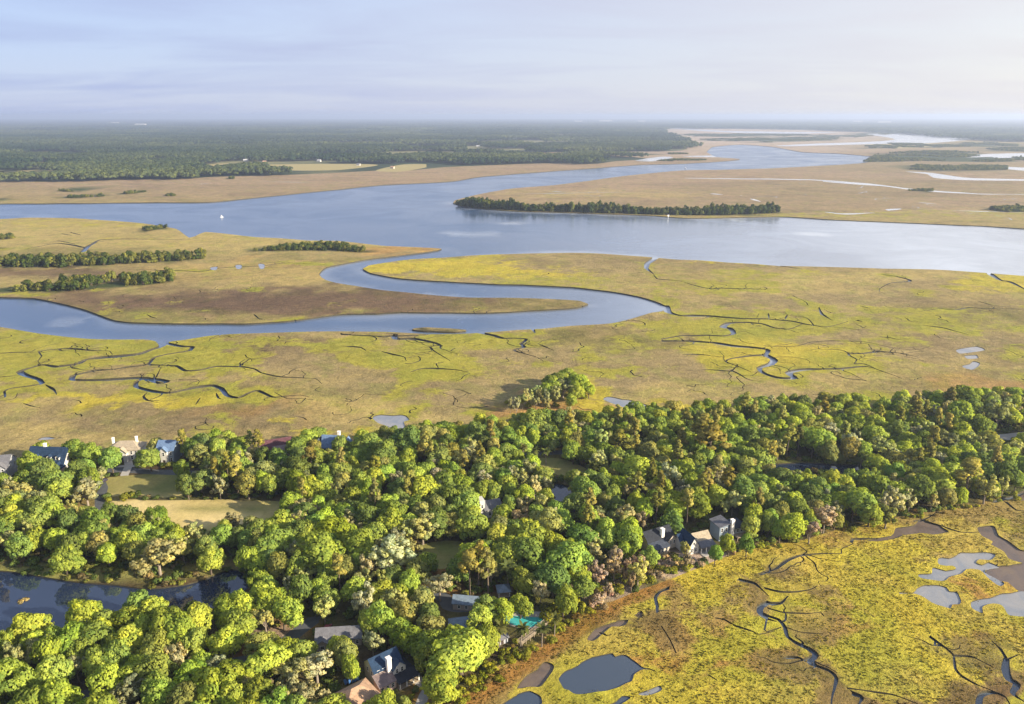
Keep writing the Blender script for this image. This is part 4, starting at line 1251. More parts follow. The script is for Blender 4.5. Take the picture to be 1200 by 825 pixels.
for px, py, pr, code in HAND:
    kind = LOOK[code][0]
    H = {"oak": 12, "loose": 12, "pine": 17, "palm": 8.5, "shrub": 3}[kind]
    x, y, r = crown_at(px, py, pr, {"oak": .62, "loose": .62, "pine": .75, "palm": .85, "shrub": .5}[kind], H)
    put(x, y, max(r, 1.0), code, True)
for px, py, pr in PALMS:
    x, y, r = crown_at(px, py, pr, .85, 8.5)
    put(x, y, 2.3, "M", True)

# the lone grove out on the marsh
GROVE = ground_np(np.array([(603, 468), (620, 463), (645, 457), (668, 455), (690, 456), (697, 462), (688, 470), (660, 475), (630, 478), (608, 476)], float))
for px, py, pr, code in [(668, 440, 12, "L"), (684, 446, 10, "L"), (655, 445, 11, "G"), (640, 455, 9, "L"), (628, 460, 8, "E"), (645, 448, 10, "G"), (675, 452, 12, "L"), (660, 455, 12, "E"), (640, 458, 9, "G"), (690, 453, 8, "L"), (650, 464, 8, "E"), (632, 463, 7, "P"), (620, 464, 7, "E"), (612, 468, 6, "E"), (628, 470, 6, "P"), (640, 470, 6, "E"), (605, 472, 5, "P"), (668, 466, 7, "L"), (682, 464, 6, "S"), (618, 474, 5, "S"), (652, 474, 5, "S"), (594, 470, 4, "S"), (650, 452, 10, "L"), (675, 448, 10, "G"), (616, 466, 6, "P"), (606, 470, 5, "E"), (598, 472, 4, "P"), (640, 466, 7, "P"), (676, 458, 9, "L")]:
    kind = LOOK[code][0]
    H = {"oak": 12, "loose": 10, "shrub": 3}[kind]
    x, y, r = crown_at(px, py, pr, .6, H)
    put(x, y, r, code, True)

# fill the wood
wp = outline(FOREST, 6, 2.0, 121)
lo, hi = wp.min(0), wp.max(0)
cand = np.stack([RNG.uniform(-225, 300, 15000), RNG.uniform(125, 440, 15000)], 1)
cand = cand[inside(cand, wp)]
csx, csy = project_np(cand[:, 0], cand[:, 1], np.full(len(cand), LAND + 8))
m = (csx > -55) & (csx < 1255) & (csy < 868)
cand, csx, csy = cand[m], csx[m], csy[m]
n_l = lattice(cand, 26, 71); n_d = lattice(cand, 17, 72)
dedge, _ = dist_polyline(cand, np.concatenate([wp, wp[:1]]), 30.0)
bad = np.zeros(len(cand), bool)
for c, L in loops:
    if c in ("lawn", "pond", "river", "mud", "pool", "shallow"): bad |= inside(cand, L)
for k, G, W in ways: bad |= dist_polyline(cand, G, 9.0)[0] < W[0] + 0.9
BANK = ground_np(np.array([(-90, 650), (60, 660), (150, 666), (240, 662), (280, 650), (292, 672), (217, 692), (82, 688), (0, 678), (-90, 668)], float))
bad |= inside(cand, BANK)
thick = inside(cand, THICKET)
n_fill = 0
for i, (x, y) in enumerate(cand):
    sx, sy = csx[i], csy[i]
    u = rt.random()
    sunny = 0.9 if sx < 560 and sy > 690 else (0.45 if sx < 420 and sy > 560 else (0.5 if sx > 860 else (0.25 if sy < 540 else 0.38)))
    a = n_l[i]
    if u < 0.10: code = "P" if a > -0.2 else "E"
    elif u < 0.17: code = "N" if (sy < 600 or a > 0.5) and dedge[i] > 9 else "L"
    elif u < 0.25: code = "E"
    elif u < 0.25 + 0.55 * sunny + 0.1 * a: code = "L"
    elif u < 0.74: code = "G"
    elif u < 0.84: code = "O"
    else: code = "D" if sy < 720 else "G"
    if thick[i]: code = rt.choice("QKKKQQSE")
    elif sy > 690 and sx > 470 and dedge[i] < 6.5: code = "S"
    kind = LOOK[code][0]
    r = {"oak": rt.triangular(3.0, 6.6, 4.5), "loose": rt.triangular(2.8, 5.6, 4.0), "pine": rt.uniform(2.4, 3.4), "shrub": rt.uniform(1.2, 2.4)}[kind]
    if thick[i] and kind == "loose": r = rt.uniform(1.7, 3.2)
    if dedge[i] < 5 and y < 330 and sx > 500: r *= 0.75
    h = {"oak": 12 * (0.42 + .52 * r / 6.5), "loose": 12 * (.5 + .5 * r / 5.5), "pine": 17, "shrub": 2.5}[kind]
    if bad[i] or not stand.free(x, y, r, 0.57): continue
    if near_house(x, y, r) or hides_view(x, y, r, h): continue
    put(x, y, r, code)
    n_fill += 1
# shrubs along the marsh edge of the wood
for k in range(2200):
    t = rt.random()
    e = np.array([(505, 850), (552, 815), (600, 781), (645, 752), (680, 724), (712, 703), (750, 684), (790, 668), (840, 653), (900, 642), (970, 627), (1060, 610), (1130, 596), (1200, 582)], float)
    s = t * (len(e) - 1); j = int(s); px, py = e[j] + (e[j + 1] - e[j]) * (s - j)
    off = rt.uniform(0, 1) ** 1.3
    px, py = px - off * 34 + rt.gauss(0, 5), py - off * (20 if px < 760 else 5) + rt.gauss(0, 1.5)
    if px > 760 and rt.random() < 0.35: continue
    x, y = ground(px, py)
    r = rt.uniform(0.9, 2.0)
    if not inside(np.array([[x, y]]), wp)[0] and rt.random() < .4: continue
    if not stand.free(x, y, r, 0.62) or near_house(x, y, r) or on_bad_ground(x, y, r) or hides_view(x, y, r, 2.4): continue
    code = rt.choice("QQQQS") if 690 < px < 860 else rt.choice("SSSSSSSR")
    put(x, y, r, code)
    if len(stand.t) > 1500: break
from collections import Counter
print("TREES", len(stand.t), Counter(LOOK[t[3]][0] for t in stand.t))
# ------------------------------------------------------------------ landmarks used to tell trees apart
LANDMARKS = [(ground(px, py), nm) for px, py, nm in [
 (62, 546, "blue-roofed dormer house"), (2, 553, "grey two-storey house"), (150, 535, "pale house with drive"), (199, 537, "narrow blue-grey house"), (325, 528, "maroon-roofed house"), (393, 530, "slate-blue house"), (569, 602, "white chimney wall"),
 (772, 640, "slate-roofed marsh-edge house"), (815, 642, "open-porched marsh-edge house"), (852, 628, "square-towered marsh-edge house"), (453, 793, "large white-chimneyed house"), (424, 820, "tan-roofed house"), (403, 750, "long pale-roofed house"), (545, 714, "curved drive"), (613, 727, "turquoise swimming pool"),
 (200, 602, "tan mown clearing"), (180, 570, "green lane-side lawn"), (525, 648, "oval red-mulched lawn"), (655, 545, "far lane's lawn"), (950, 547, "narrow black pond"), (655, 580, "small round wood pond"),
 (40, 700, "dark wood pond's broad end"), (160, 700, "dark wood pond's middle"), (260, 685, "dark wood pond's tip"), (335, 748, "paved lane's bend"), (240, 786, "paved lane's straight"), (110, 815, "paved lane's lower end"), (1180, 512, "grey bare clearing"), (455, 588, "tiny sunlit glade"),
 (480, 500, "blue far-marsh pool"), (735, 480, "long far-marsh pool"), (700, 790, "round slate marsh pool"), (700, 700, "pink dry thicket"), (980, 622, "muddy creek head"), (1110, 597, "ochre marsh corner"), (880, 642, "yellow marsh margin"), (650, 460, "lone marsh grove"),
 (900, 486, "wide wood's far edge"), (1050, 482, "far edge of pale crowns"), (870, 590, "wide wood's middle"), (760, 570, "wood between both lanes"), (300, 660, "thicket beside the pond"), (420, 640, "thicket behind the oval lawn"), (560, 560, "dark wood's middle"),
]]
ORD = ["", "second", "third", "fourth", "fifth", "sixth", "seventh", "eighth", "ninth", "tenth", "eleventh", "twelfth"]


def side_of(dx, dy):
    if abs(dx) > abs(dy): return "sunward of" if dx > 0 else "on shadow side of"
    return "behind" if dy > 0 else "in front of"


def label_all(items):
    """items: list of dicts x,y,r,adj,noun -> unique labels counted out from landmarks"""
    buckets = {}
    used = {}
    for it in sorted(items, key=lambda q: -q["r"]):
        best = None
        for (lx, ly), nm in LANDMARKS:
            dx, dy = it["x"] - lx, it["y"] - ly
            d = math.hypot(dx, dy)
            size = "big " if it["r"] > it["big"] else ("small " if it["r"] < it["small"] else "")
            key = (size, it["adj"], it["noun"], side_of(dx, dy), nm)
            cost = d + 9.0 * used.get(key, 0)
            if best is None or cost < best[0]: best = (cost, key, d)
        used[best[1]] = used.get(best[1], 0) + 1
        buckets.setdefault(best[1], []).append((best[2], it))
    for (size, adj, noun, sd, nm), L in buckets.items():
        L.sort(key=lambda q: q[0])
        for i, (d, it) in enumerate(L):
            o = ORD[i] + " " if 0 < i < len(ORD) else ("" if i == 0 else "further ")
            if len(L) > 1 and i == 0: o = "first "
            it["label"] = f"{o}{size}{adj} {noun} {sd} the {nm}"


def leaf_colour(code, r):
    c = np.array(LOOK[code][1])
    v = r.normal(0, 1, 3)
    c = c * (1 + 0.15 * v[0]) * np.array([1 + 0.06 * v[1], 1.0, 1 + 0.12 * v[2]])
    return np.clip(c, .008, .6)


# split: the ones that show largest stand as things of their own, the rest of the oaks is one mass
def seen(t):
    sx, sy = project_np(np.array([t[0]]), np.array([t[1]]), np.array([LAND + 6.0]))
    return -40 < sx[0] < 1240 and sy[0] < 870


trees = [t for t in stand.t if seen(t)]
LIMIT = {"oak": 300, "loose": 290, "pine": 290, "palm": 100, "shrub": 290}
by_kind = {}
for t in trees: by_kind.setdefault(LOOK[t[3]][0], []).append(t)
single, mass = [], []
for k, L in by_kind.items():
    L.sort(key=lambda t: -t[2] / (t[1] * CP + 150 * SP) - (0.004 if t[7] else 0))
    single += L[:LIMIT[k]]; mass += L[LIMIT[k]:]
items = [dict(x=t[0], y=t[1], r=t[2], adj=LOOK[t[3]][2], noun=LOOK[t[3]][3], big={"oak": 6.3, "loose": 5.6, "pine": 3.5, "palm": 9, "shrub": 1.9}[LOOK[t[3]][0]],
              small={"oak": 4.3, "loose": 3.9, "pine": 2.6, "palm": 0, "shrub": 1.2}[LOOK[t[3]][0]], t=t) for t in single]
label_all(items)
GROUPS = {"oak": ("oak_tree", "oak tree", "oaks of the near wood"), "loose": ("loose_crowned_tree", "tree", "pale open trees of the near wood"), "pine": ("pine_tree", "pine tree", "pines of the near wood"), "palm": ("palm_tree", "palm tree", "palms of the near wood"), "shrub": ("shrub", "shrub", "shrubs along the wood edge")}
rc = np.random.default_rng(77)
count_proto = {}
for it in items:
    x, y, r, code, s, hs, rz, hand = it["t"]
    kind = LOOK[code][0]
    nm, cat, grp = GROUPS[kind]
    P = PROTO[kind]
    cm, tm, R0, H0 = P[rc.integers(len(P))]
    root = empty(nm, (x, y, LAND), rz)
    sx = s * rc.uniform(0.82, 1.22)
    root.scale = (sx, s * s / sx, hs)
    tag(root, it["label"], cat, grp)
    col = (*leaf_colour(code, rc), 1)
    for pn, me in (("crown", cm), ("trunk", tm)):
        o = bpy.data.objects.new(pn, me)
        COL.objects.link(o)
        o.parent = root
        o.color = col


# ------------------------------------------------------------------ masses (one object each, instanced in place)
def copy_for_mass(me, mat, bark=None):
    c = me.copy()
    c.materials.clear()
    c.materials.append(mat)
    return c


def joined_mesh(name, cm, tm, leaf, bark):
    """crown and trunk as one mesh, keeping the crown's shading normals"""
    nv, nt = len(cm.vertices), len(tm.vertices)
    co = np.empty(nv * 3, np.float32); cm.vertices.foreach_get("co", co)
    ct = np.empty(nt * 3, np.float32); tm.vertices.foreach_get("co", ct)
    lv = np.empty(nv, np.float32); cm.attributes["leafvar"].data.foreach_get("value", lv)
    cn = np.empty(len(cm.loops) * 3, np.float32); cm.corner_normals.foreach_get("vector", cn)
    li = np.empty(len(cm.loops), np.int32); cm.loops.foreach_get("vertex_index", li)
    nor = np.zeros((nv + nt, 3), np.float32)
    nor[li] = cn.reshape(-1, 3)
    tn = np.empty(nt * 3, np.float32); tm.vertices.foreach_get("normal", tn)
    nor[nv:] = tn.reshape(-1, 3)
    F = [tuple(p.vertices) for p in cm.polygons] + [tuple(v + nv for v in p.vertices) for p in tm.polygons]
    me = bpy.data.meshes.new(name)
    me.from_pydata(np.concatenate([co.reshape(-1, 3), ct.reshape(-1, 3)]).tolist(), [], F)
    me.materials.append(leaf); me.materials.append(bark)
    mi = np.zeros(len(F), np.int32); mi[len(cm.polygons):] = 1
    me.polygons.foreach_set("material_index", mi)
    at = me.attributes.new("leafvar", "FLOAT", "POINT")
    at.data.foreach_set("value", np.concatenate([lv, np.zeros(nt, np.float32)]))
    me.polygons.foreach_set("use_smooth", np.ones(len(F), bool))
    me.update(calc_edges=True)
    me.normals_split_custom_set_from_vertices(nor.tolist())
    return me


def scatter(name, pts, rot, scl, idx, col, meshes):
    """one stuff object: copies of a few meshes standing on the given points"""
    me = bpy.data.meshes.new(name)
    me.from_pydata([tuple(map(float, p)) for p in pts], [], [])
    n = len(pts)
    for nm, typ, arr in (("rz", "FLOAT", rot), ("which", "INT", idx)):
        a = me.attributes.new(nm, typ, "POINT"); a.data.foreach_set("value", np.asarray(arr))
    a = me.attributes.new("scl", "FLOAT_VECTOR", "POINT"); a.data.foreach_set("vector", np.asarray(scl, np.float32).reshape(-1))
    a = me.attributes.new("tcol", "FLOAT_COLOR", "POINT")
    cc = np.ones((n, 4), np.float32); cc[:, :3] = col
    a.data.foreach_set("color", cc.reshape(-1))
    o = bpy.data.objects.new(name, me)
    COL.objects.link(o)
    coll = bpy.data.collections.new(name + "_kinds")
    for i, m in enumerate(meshes):
        coll.objects.link(bpy.data.objects.new(f"{name}_kind_{i:02d}", m))
    g = bpy.data.node_groups.new(name + "_scatter", "GeometryNodeTree")
    g.interface.new_socket("Geometry", in_out="INPUT", socket_type="NodeSocketGeometry")
    g.interface.new_socket("Geometry", in_out="OUTPUT", socket_type="NodeSocketGeometry")
    N, L = g.nodes.new, g.links.new
    gi, go = N("NodeGroupInput"), N("NodeGroupOutput")
    ci = N("GeometryNodeCollectionInfo")
    ci.inputs["Collection"].default_value = coll
    ci.inputs["Separate Children"].default_value = True
    ci.inputs["Reset Children"].default_value = True
    ip = N("GeometryNodeInstanceOnPoints")
    ip.inputs["Pick Instance"].default_value = True
    def attr(nm, dt):
        a = N("GeometryNodeInputNamedAttribute"); a.data_type = dt; a.inputs[0].default_value = nm
        return a.outputs[0]
    cx = N("ShaderNodeCombineXYZ")
    L(attr("rz", "FLOAT"), cx.inputs[2])
    er = N("FunctionNodeEulerToRotation"); L(cx.outputs[0], er.inputs[0])
    L(gi.outputs[0], ip.inputs["Points"]); L(ci.outputs[0], ip.inputs["Instance"])
    L(attr("which", "INT"), ip.inputs["Instance Index"]); L(er.outputs[0], ip.inputs["Rotation"])
    L(attr("scl", "FLOAT_VECTOR"), ip.inputs["Scale"])
    L(ip.outputs[0], go.inputs[0])
    o.modifiers.new("scatter", "NODES").node_group = g
    return tag(o, kind="stuff")


oak_mass = [joined_mesh(f"oak_mass_{i}", *PROTO["oak"][i][:2], M_LEAF_I, M_BARK) for i in range(len(PROTO["oak"]))]
if mass:
    n = len(mass)
    scatter("oak_woodland", [(t[0], t[1], LAND) for t in mass], [t[6] for t in mass], [(t[4], t[4], t[5]) for t in mass], rc.integers(0, len(oak_mass), n),
            np.array([leaf_colour(t[3], rc) for t in mass]), oak_mass)

# far lines of trees: lighter crowns, same build
far_oak = []
for k in range(4):
    V, var, (tv, tf), R, H = proto_oak(700 + k, R=6.0, H=9.5, nl=18, lr=(0.32, 0.46), dens=34, size=1.4, flat=0.95)
    far_oak.append(joined_mesh(f"far_crown_{k}", quad_mesh("fc", V, [M_LEAF_I], attrs={"leafvar": var[0]}, normals=var[1]), (lambda m: (m.from_pydata([tuple(map(float, v)) for v in tv], [], tf), m)[1])(bpy.data.meshes.new("ft")), M_LEAF_I, M_BARK))
pts, scl, col = [], [], []
for kind, P in HAMMOCKS:
    g = ground_np(np.array(P, float))
    lo, hi = g.min(0), g.max(0)
    q = RNG.uniform(lo, hi, (int(np.prod(hi - lo) / 12) + 50, 2))
    q = q[inside(q, g)]
    placed = Stand()
    for x, y in q[:6000]:
        sx, _ = project_np(np.array([x]), np.array([y]), np.array([LAND]))
        if sx[0] < -30 or sx[0] > 1230: continue
        r = rt.uniform(2.6, 5.6) if kind != "thin" else rt.uniform(2.0, 4.6)
        if kind != "island" and lattice(np.array([[x, y]]), 28 if y < 1500 else 110, 77)[0] < (-0.35 if y < 1500 else 0.05): continue
        if not placed.free(x, y, r, 0.5): continue
        placed.h.setdefault((int(x // 12), int(y // 12)), []).append((x, y, r))
        s = r / 6.0
        pts.append((x, y, LAND)); scl.append((s, s, (0.45 + .7 * s) * rt.uniform(.8, 1.3) * {"island": 1.0, "left": .8, "thin": .5}[kind] * (1 + .2 * float(lattice(np.array([[x, y]]), 35, 78)[0]))))
        c = np.array((.05, .075, .022)) if rt.random() < 0.55 else np.array((.11, .125, .035))
        if kind != "island": c = c * np.array((1.5, 1.35, 1.1))
        col.append(c * rt.uniform(.75, 1.25))
print("HAMMOCK", len(pts))
scatter("hammock_treeline", pts, RNG.uniform(0, 6.28, len(pts)), scl, RNG.integers(0, 4, len(pts)), np.array(col), far_oak)

FAR_SPOTS = [(678, 144), (710, 143.6), (752, 143.8), (1005, 144.2), (1036, 145), (73, 191), (196, 188.5), (288, 189), (310, 191), (374, 189.5), (103, 182), (420, 194), (460, 197.5), (697, 168), (560, 172), (165, 148.2), (30, 148.5), (135, 145.5)]
# the wooded plain across the river: patches of canopy, many trees each
def patch_mesh(seed, R=55.0, n=60):
    r = np.random.default_rng(seed)
    Vs, vv, nn_ = [], [], []
    for k in range(n):
        a, q = r.uniform(0, 6.283), R * math.sqrt(r.uniform(0, 1))
        rad, h = r.uniform(4.0, 8.0), r.uniform(10, 19)
        m = 26
        d = rand_unit(m, r); d[:, 2] = np.abs(d[:, 2]) * 0.9 + 0.05
        p = np.array([math.cos(a) * q, math.sin(a) * q, h - rad * .55]) + d * rad * [1, 1, .75]
        nn = d + rand_unit(m, r) * .35
        nn /= np.linalg.norm(nn, axis=1)[:, None]
        Vs.append(cards(p, nn, np.full(m, 3.6), r)); vv.append(np.full(m, r.normal(0, 1))); nn_.append(d)
    return quad_mesh(f"canopy_patch_{seed}", np.concatenate(Vs), [M_LEAF_I], attrs={"leafvar": np.concatenate(vv)}, normals=np.concatenate(nn_))


patches = [patch_mesh(800 + i) for i in range(5)]
ffp = [P for c, P in loops if c == "farforest"][0]
fields = [P for c, P in loops if c == "field"]
P = []
for y0, y1, sp, s in ((1800, 4200, 62, 1.0), (4200, 7500, 92, 1.45), (7500, 14000, 165, 2.5), (14000, 30000, 380, 5.5)):
    for yy in np.arange(y0, y1, sp):
        half = yy * 0.72
        xs = np.arange(-half, half, sp)
        q = np.stack([xs, np.full(len(xs), yy)], 1) + RNG.uniform(-.5, .5, (len(xs), 2)) * sp
        P.append(np.column_stack([q, np.full(len(q), s)]))
P = np.concatenate(P)
ok = inside(P[:, :2], ffp)
for f in fields:
    for oy in (0, 60, 120): ok &= ~inside(P[:, :2] + [0, oy], f)
for px, py in FAR_SPOTS:
    hx, hy = ground(px, py)
    ok &= ~((np.abs(P[:, 0] - hx) < 45 + 30 * P[:, 2]) & (P[:, 1] < hy + 60 * P[:, 2]) & (P[:, 1] > hy - 170 - 60 * P[:, 2]))
dens = lattice(P[:, :2], 420, 55) + 0.7 * lattice(P[:, :2], 150, 56)
ok &= dens > np.where(P[:, 1] < 5500, -0.55, -0.9)
P, dens = P[ok], dens[ok]
n = len(P)
print("FAR PATCHES", n)
v = np.clip(0.45 + 0.5 * lattice(P[:, :2], 330, 57) + .25 * lattice(P[:, :2], 900, 58) + RNG.normal(0, .22, n), 0, 1.3)[:, None]
colr = np.array((.026, .050, .024)) * (1 - v) + np.array((.085, .108, .045)) * v
scatter("far_forest", np.column_stack([P[:, 0], P[:, 1], np.full(n, LAND - 1.0)]), RNG.uniform(0, 6.28, n), np.column_stack([P[:, 2], P[:, 2], 0.85 + 0.25 * np.minimum(P[:, 2], 2.5) * RNG.uniform(.7, 1.3, n)]), RNG.integers(0, 5, n), colr, patches)

# low growth under and between the trees
q = np.stack([RNG.uniform(-225, 300, 16000), RNG.uniform(125, 440, 16000)], 1)
q = q[inside(q, wp)]
b = np.zeros(len(q), bool)
for c, L in loops:
    if c in ("lawn", "pond", "river", "mud"): b |= inside(q, L)
for k, G, W in ways: b |= dist_polyline(q, G, 9.0)[0] < W[0] + 0.8
for hx, hy, hr in FOOT: b |= np.hypot(q[:, 0] - hx, q[:, 1] - hy) < hr + 1
sx, sy = project_np(q[:, 0], q[:, 1], np.full(len(q), LAND))
b |= (sx < -40) | (sx > 1240) | (sy > 850)
b |= lattice(q, 9, 91) < -0.5
q = q[~b]
n = len(q)
mixv = RNG.uniform(0, 1, n)[:, None]
dm, _ = dist_polyline(q, EDGE, 30.0)
rim = ((dm < 13) & (RNG.uniform(0, 1, n) < .85))[:, None]
colr = np.where(mixv < .55, np.array((.12, .16, .04)), np.where(mixv < .8, np.array((.22, .22, .05)), np.array((.22, .17, .08)))) * RNG.uniform(.7, 1.3, (n, 1))
colr = np.where(rim, np.array((.25, .25, .03)) * RNG.uniform(.75, 1.2, (n, 1)), colr)
und = [joined_mesh(f"low_growth_{i}", *PROTO["shrub"][i][:2], M_LEAF_I, M_BARK) for i in range(4)]
sc_ = RNG.uniform(.5, 1.15, n)
scatter("undergrowth", np.column_stack([q, np.full(n, LAND - .15)]), RNG.uniform(0, 6.28, n), np.column_stack([sc_, sc_, sc_ * RNG.uniform(.7, 1.2, n)]), RNG.integers(0, 4, n), colr, und)
print("UNDERGROWTH", n)

# the lower marsh: tussocks that catch the low sun
def tussock_patch(seed, S=3.0, n=15):
    r = np.random.default_rng(seed)
    p = np.column_stack([r.normal(0, S * .36, (n, 2)), np.zeros(n)])
    a = r.uniform(0, 6.283, n)
    t = np.stack([np.cos(a), np.sin(a), np.zeros(n)], 1)
    lean = np.stack([r.normal(0, .25, n), r.normal(0, .25, n), np.ones(n)], 1)
    hh = r.uniform(.12, .30, n)[:, None]; w = r.uniform(.16, .40, n)[:, None]
    V = np.stack([p - t * w, p + t * w, p + t * w * .55 + lean * hh, p - t * w * .55 + lean * hh], 1)
    return quad_mesh(f"tussocks_{seed}", V, [M_TUSS], attrs={"leafvar": r.normal(0, .5, n)}, normals=np.tile([[0.12, -.05, .99]], (n, 1)))


tus = [tussock_patch(950 + i) for i in range(5)]
S_ = 2.7
gx2, gy2 = np.meshgrid(np.arange(-30, 330, S_), np.arange(150, 400, S_))
q = np.stack([gx2.ravel(), gy2.ravel()], 1) + RNG.uniform(-1.0, 1.0, (gx2.size, 2))
sx, sy = project_np(q[:, 0], q[:, 1], np.full(len(q), LAND))
ok = (sx > -20) & (sx < 1240) & (sy < 850) & (sy > 565) & ~inside(q, wp)
for dx, dy in ((-1.4, -1.4), (1.4, -1.4), (1.4, 1.4), (-1.4, 1.4)):
    for c, L in loops:
        if c in ("mud", "pool", "shallow", "forest"): ok &= ~inside(q + [dx, dy], L)
for G, W in creeks:
    if G[:, 1].mean() < 400: ok &= dist_polyline(q, G, 12.0)[0] > W.max() + 1.3
q = q[ok]
tc_, gc_, ga_ = soil_tint(q)
ga_ = np.clip((ga_ + 0.35 * lattice(q, 14, 61) + .12) * 1.2, 0, 1)[:, None]
gc_ = low_marsh_mix(q, gc_)
tc_ = tc_ * np.array((.98, .93, .72))
colr = (tc_ * (1 - ga_) + gc_ * ga_) * RNG.uniform(.9, 1.1, (len(q), 1)) * np.array((1.02, 1.0, .95))
scatter("marsh_grass", np.column_stack([q, np.full(len(q), LAND - .02)]), RNG.uniform(0, 6.28, len(q)), np.column_stack([np.ones(len(q))] * 2 + [RNG.uniform(.7, 1.25, len(q))]), RNG.integers(0, 5, len(q)), colr, tus)
print("TUSSOCK PATCHES", len(q))
# ------------------------------------------------------------------ building kit
def box(x0, x1, y0, y1, z0, z1):
    V = [(x0, y0, z0), (x1, y0, z0), (x1, y1, z0), (x0, y1, z0), (x0, y0, z1), (x1, y0, z1), (x1, y1, z1), (x0, y1, z1)]
    F = [(0, 3, 2, 1), (4, 5, 6, 7), (0, 1, 5, 4), (1, 2, 6, 5), (2, 3, 7, 6), (3, 0, 4, 7)]
    return V, F


def slab(P, t):
    """a thick sheet: polygon P (list of 3D points) thickened downwards along z"""
    n = len(P)
    V = [tuple(p) for p in P] + [(p[0], p[1], p[2] - t) for p in P]
    F = [tuple(range(n)), tuple(range(2 * n - 1, n - 1, -1))] + [(i, n + i, n + (i + 1) % n, (i + 1) % n) for i in range(n)]
    return V, F


def gable_walls(x0, x1, y0, y1, z0, z1, rh, axis):
    if rh <= 0.01: return box(x0, x1, y0, y1, z0, z1)
    V, F = box(x0, x1, y0, y1, z0, z1)
    F = [f for i, f in enumerate(F) if i != 1]
    e = 0.03
    if axis == "x":
        ym = (y0 + y1) / 2
        V += [(x0, ym, z1 + rh - e), (x1, ym, z1 + rh - e)]
        F += [(4, 7, 8), (5, 9, 6), (4, 8, 9, 5), (7, 6, 9, 8)]
    else:
        xm = (x0 + x1) / 2
        V += [(xm, y0, z1 + rh - e), (xm, y1, z1 + rh - e)]
        F += [(4, 8, 5), (7, 6, 9), (4, 7, 9, 8), (5, 8, 9, 6)]
    return V, F


def gable_roof(x0, x1, y0, y1, z1, rh, axis, ov=0.45, t=0.2):
    if axis == "x":
        ym, s = (y0 + y1) / 2, rh / ((y1 - y0) / 2)
        zl = z1 - ov * s + .06
        zt = z1 + rh + .06
        return join([slab([(x0 - ov, y0 - ov, zl), (x1 + ov, y0 - ov, zl), (x1 + ov, ym, zt), (x0 - ov, ym, zt)], t),
                     slab([(x0 - ov, ym, zt + .004), (x1 + ov, ym, zt + .004), (x1 + ov, y1 + ov, zl), (x0 - ov, y1 + ov, zl)], t)])
    xm, s = (x0 + x1) / 2, rh / ((x1 - x0) / 2)
    zl = z1 - ov * s + .06
    zt = z1 + rh + .06
    return join([slab([(x0 - ov, y1 + ov, zl), (x0 - ov, y0 - ov, zl), (xm, y0 - ov, zt), (xm, y1 + ov, zt)], t),
                 slab([(xm, y1 + ov, zt + .004), (xm, y0 - ov, zt + .004), (x1 + ov, y0 - ov, zl), (x1 + ov, y1 + ov, zl)], t)])


def hip_roof(x0, x1, y0, y1, z1, rh, ov=0.5):
    a, b, c, d = x0 - ov, x1 + ov, y0 - ov, y1 + ov
    k = min(b - a, d - c) / 2
    z = z1 + .02
    if b - a >= d - c: R = [(a + k, (c + d) / 2, z + rh), (b - k, (c + d) / 2, z + rh)]
    else: R = [((a + b) / 2, c + k, z + rh), ((a + b) / 2, d - k, z + rh)]
    V = [(a, c, z), (b, c, z), (b, d, z), (a, d, z)] + R + [(a, c, z - .22), (b, c, z - .22), (b, d, z - .22), (a, d, z - .22)]
    if b - a >= d - c: F = [(0, 1, 5, 4), (1, 2, 5), (2, 3, 4, 5), (3, 0, 4)]
    else: F = [(0, 1, 4), (1, 2, 5, 4), (2, 3, 5), (3, 0, 4, 5)]
    F += [(6, 9, 8, 7), (0, 6, 7, 1), (1, 7, 8, 2), (2, 8, 9, 3), (3, 9, 6, 0)]
    return V, F


M_GLASS = NT("window_glass"); M_GLASS.principled((.02, .025, .03), 0.08, None, 0.5); M_GLASS = M_GLASS.m
M_TRIM = plain("white_paint", (.72, .71, .68), 0.6, 0.05)
M_BRICKW = plain("chimney_render", (.74, .70, .66), 0.8, 0.08)
M_BRICK = plain("pale_brick", (.34, .22, .17), 0.9, 0.2, 2.5)
M_WOOD = plain("weathered_boards", (.30, .24, .17), 0.85, 0.25, 3.0)
M_DARK = plain("dark_timber", (.05, .035, .03), 0.8, 0.2)


def mat_roof(name, col, rows=2.6):
    """shingles: courses of slightly different tone"""
    s = NT(name)
    co = s.objco()
    w = s.n("ShaderNodeTexBrick", Scale=rows, Mortar=(.6, .6, .6), **{"Mortar Size": 0.03, "Color1": (1, 1, 1), "Color2": (.78, .78, .78)})
    mp = s.n("ShaderNodeMapping"); s.set(mp.inputs[0], co); mp.inputs["Rotation"].default_value = (0.6, 0, 0)
    s.set(w.inputs["Vector"], mp.outputs[0])
    f = s.noise(0.8, 5, 0.65, co)
    c = s.scale_col(s.mix(1.0, w.outputs[0], col, "MULTIPLY"), s.maprange(f, .3, .7, .75, 1.25))
    s.principled(c, 0.85, None, 0.12)
    return s.m


ROOFS = {k: mat_roof(k + "_shingle", c) for k, c in {"navy": (.022, .045, .09), "slate": (.055, .065, .09), "charcoal": (.032, .036, .046), "tan": (.40, .26, .17), "maroon": (.11, .05, .06), "mauve": (.20, .155, .15),
         "palegrey": (.15, .15, .165), "blue": (.13, .20, .33), "straw": (.36, .30, .22), "bluegrey": (.17, .22, .28), "white": (.5, .5, .5)}.items()}
WALLS = {k: plain(k + "_siding", c, 0.8, 0.08, 1.0, 0.2, 0.1) for k, c in {"white": (.46, .445, .42), "cream": (.42, .36, .29), "grey": (.30, .31, .33), "bluegrey": (.16, .20, .25), "pink": (.50, .36, .30), "taupe": (.33, .28, .24), "dark": (.10, .105, .12), "ochre": (.50, .30, .17)}.items()}


SCALE = 1.0


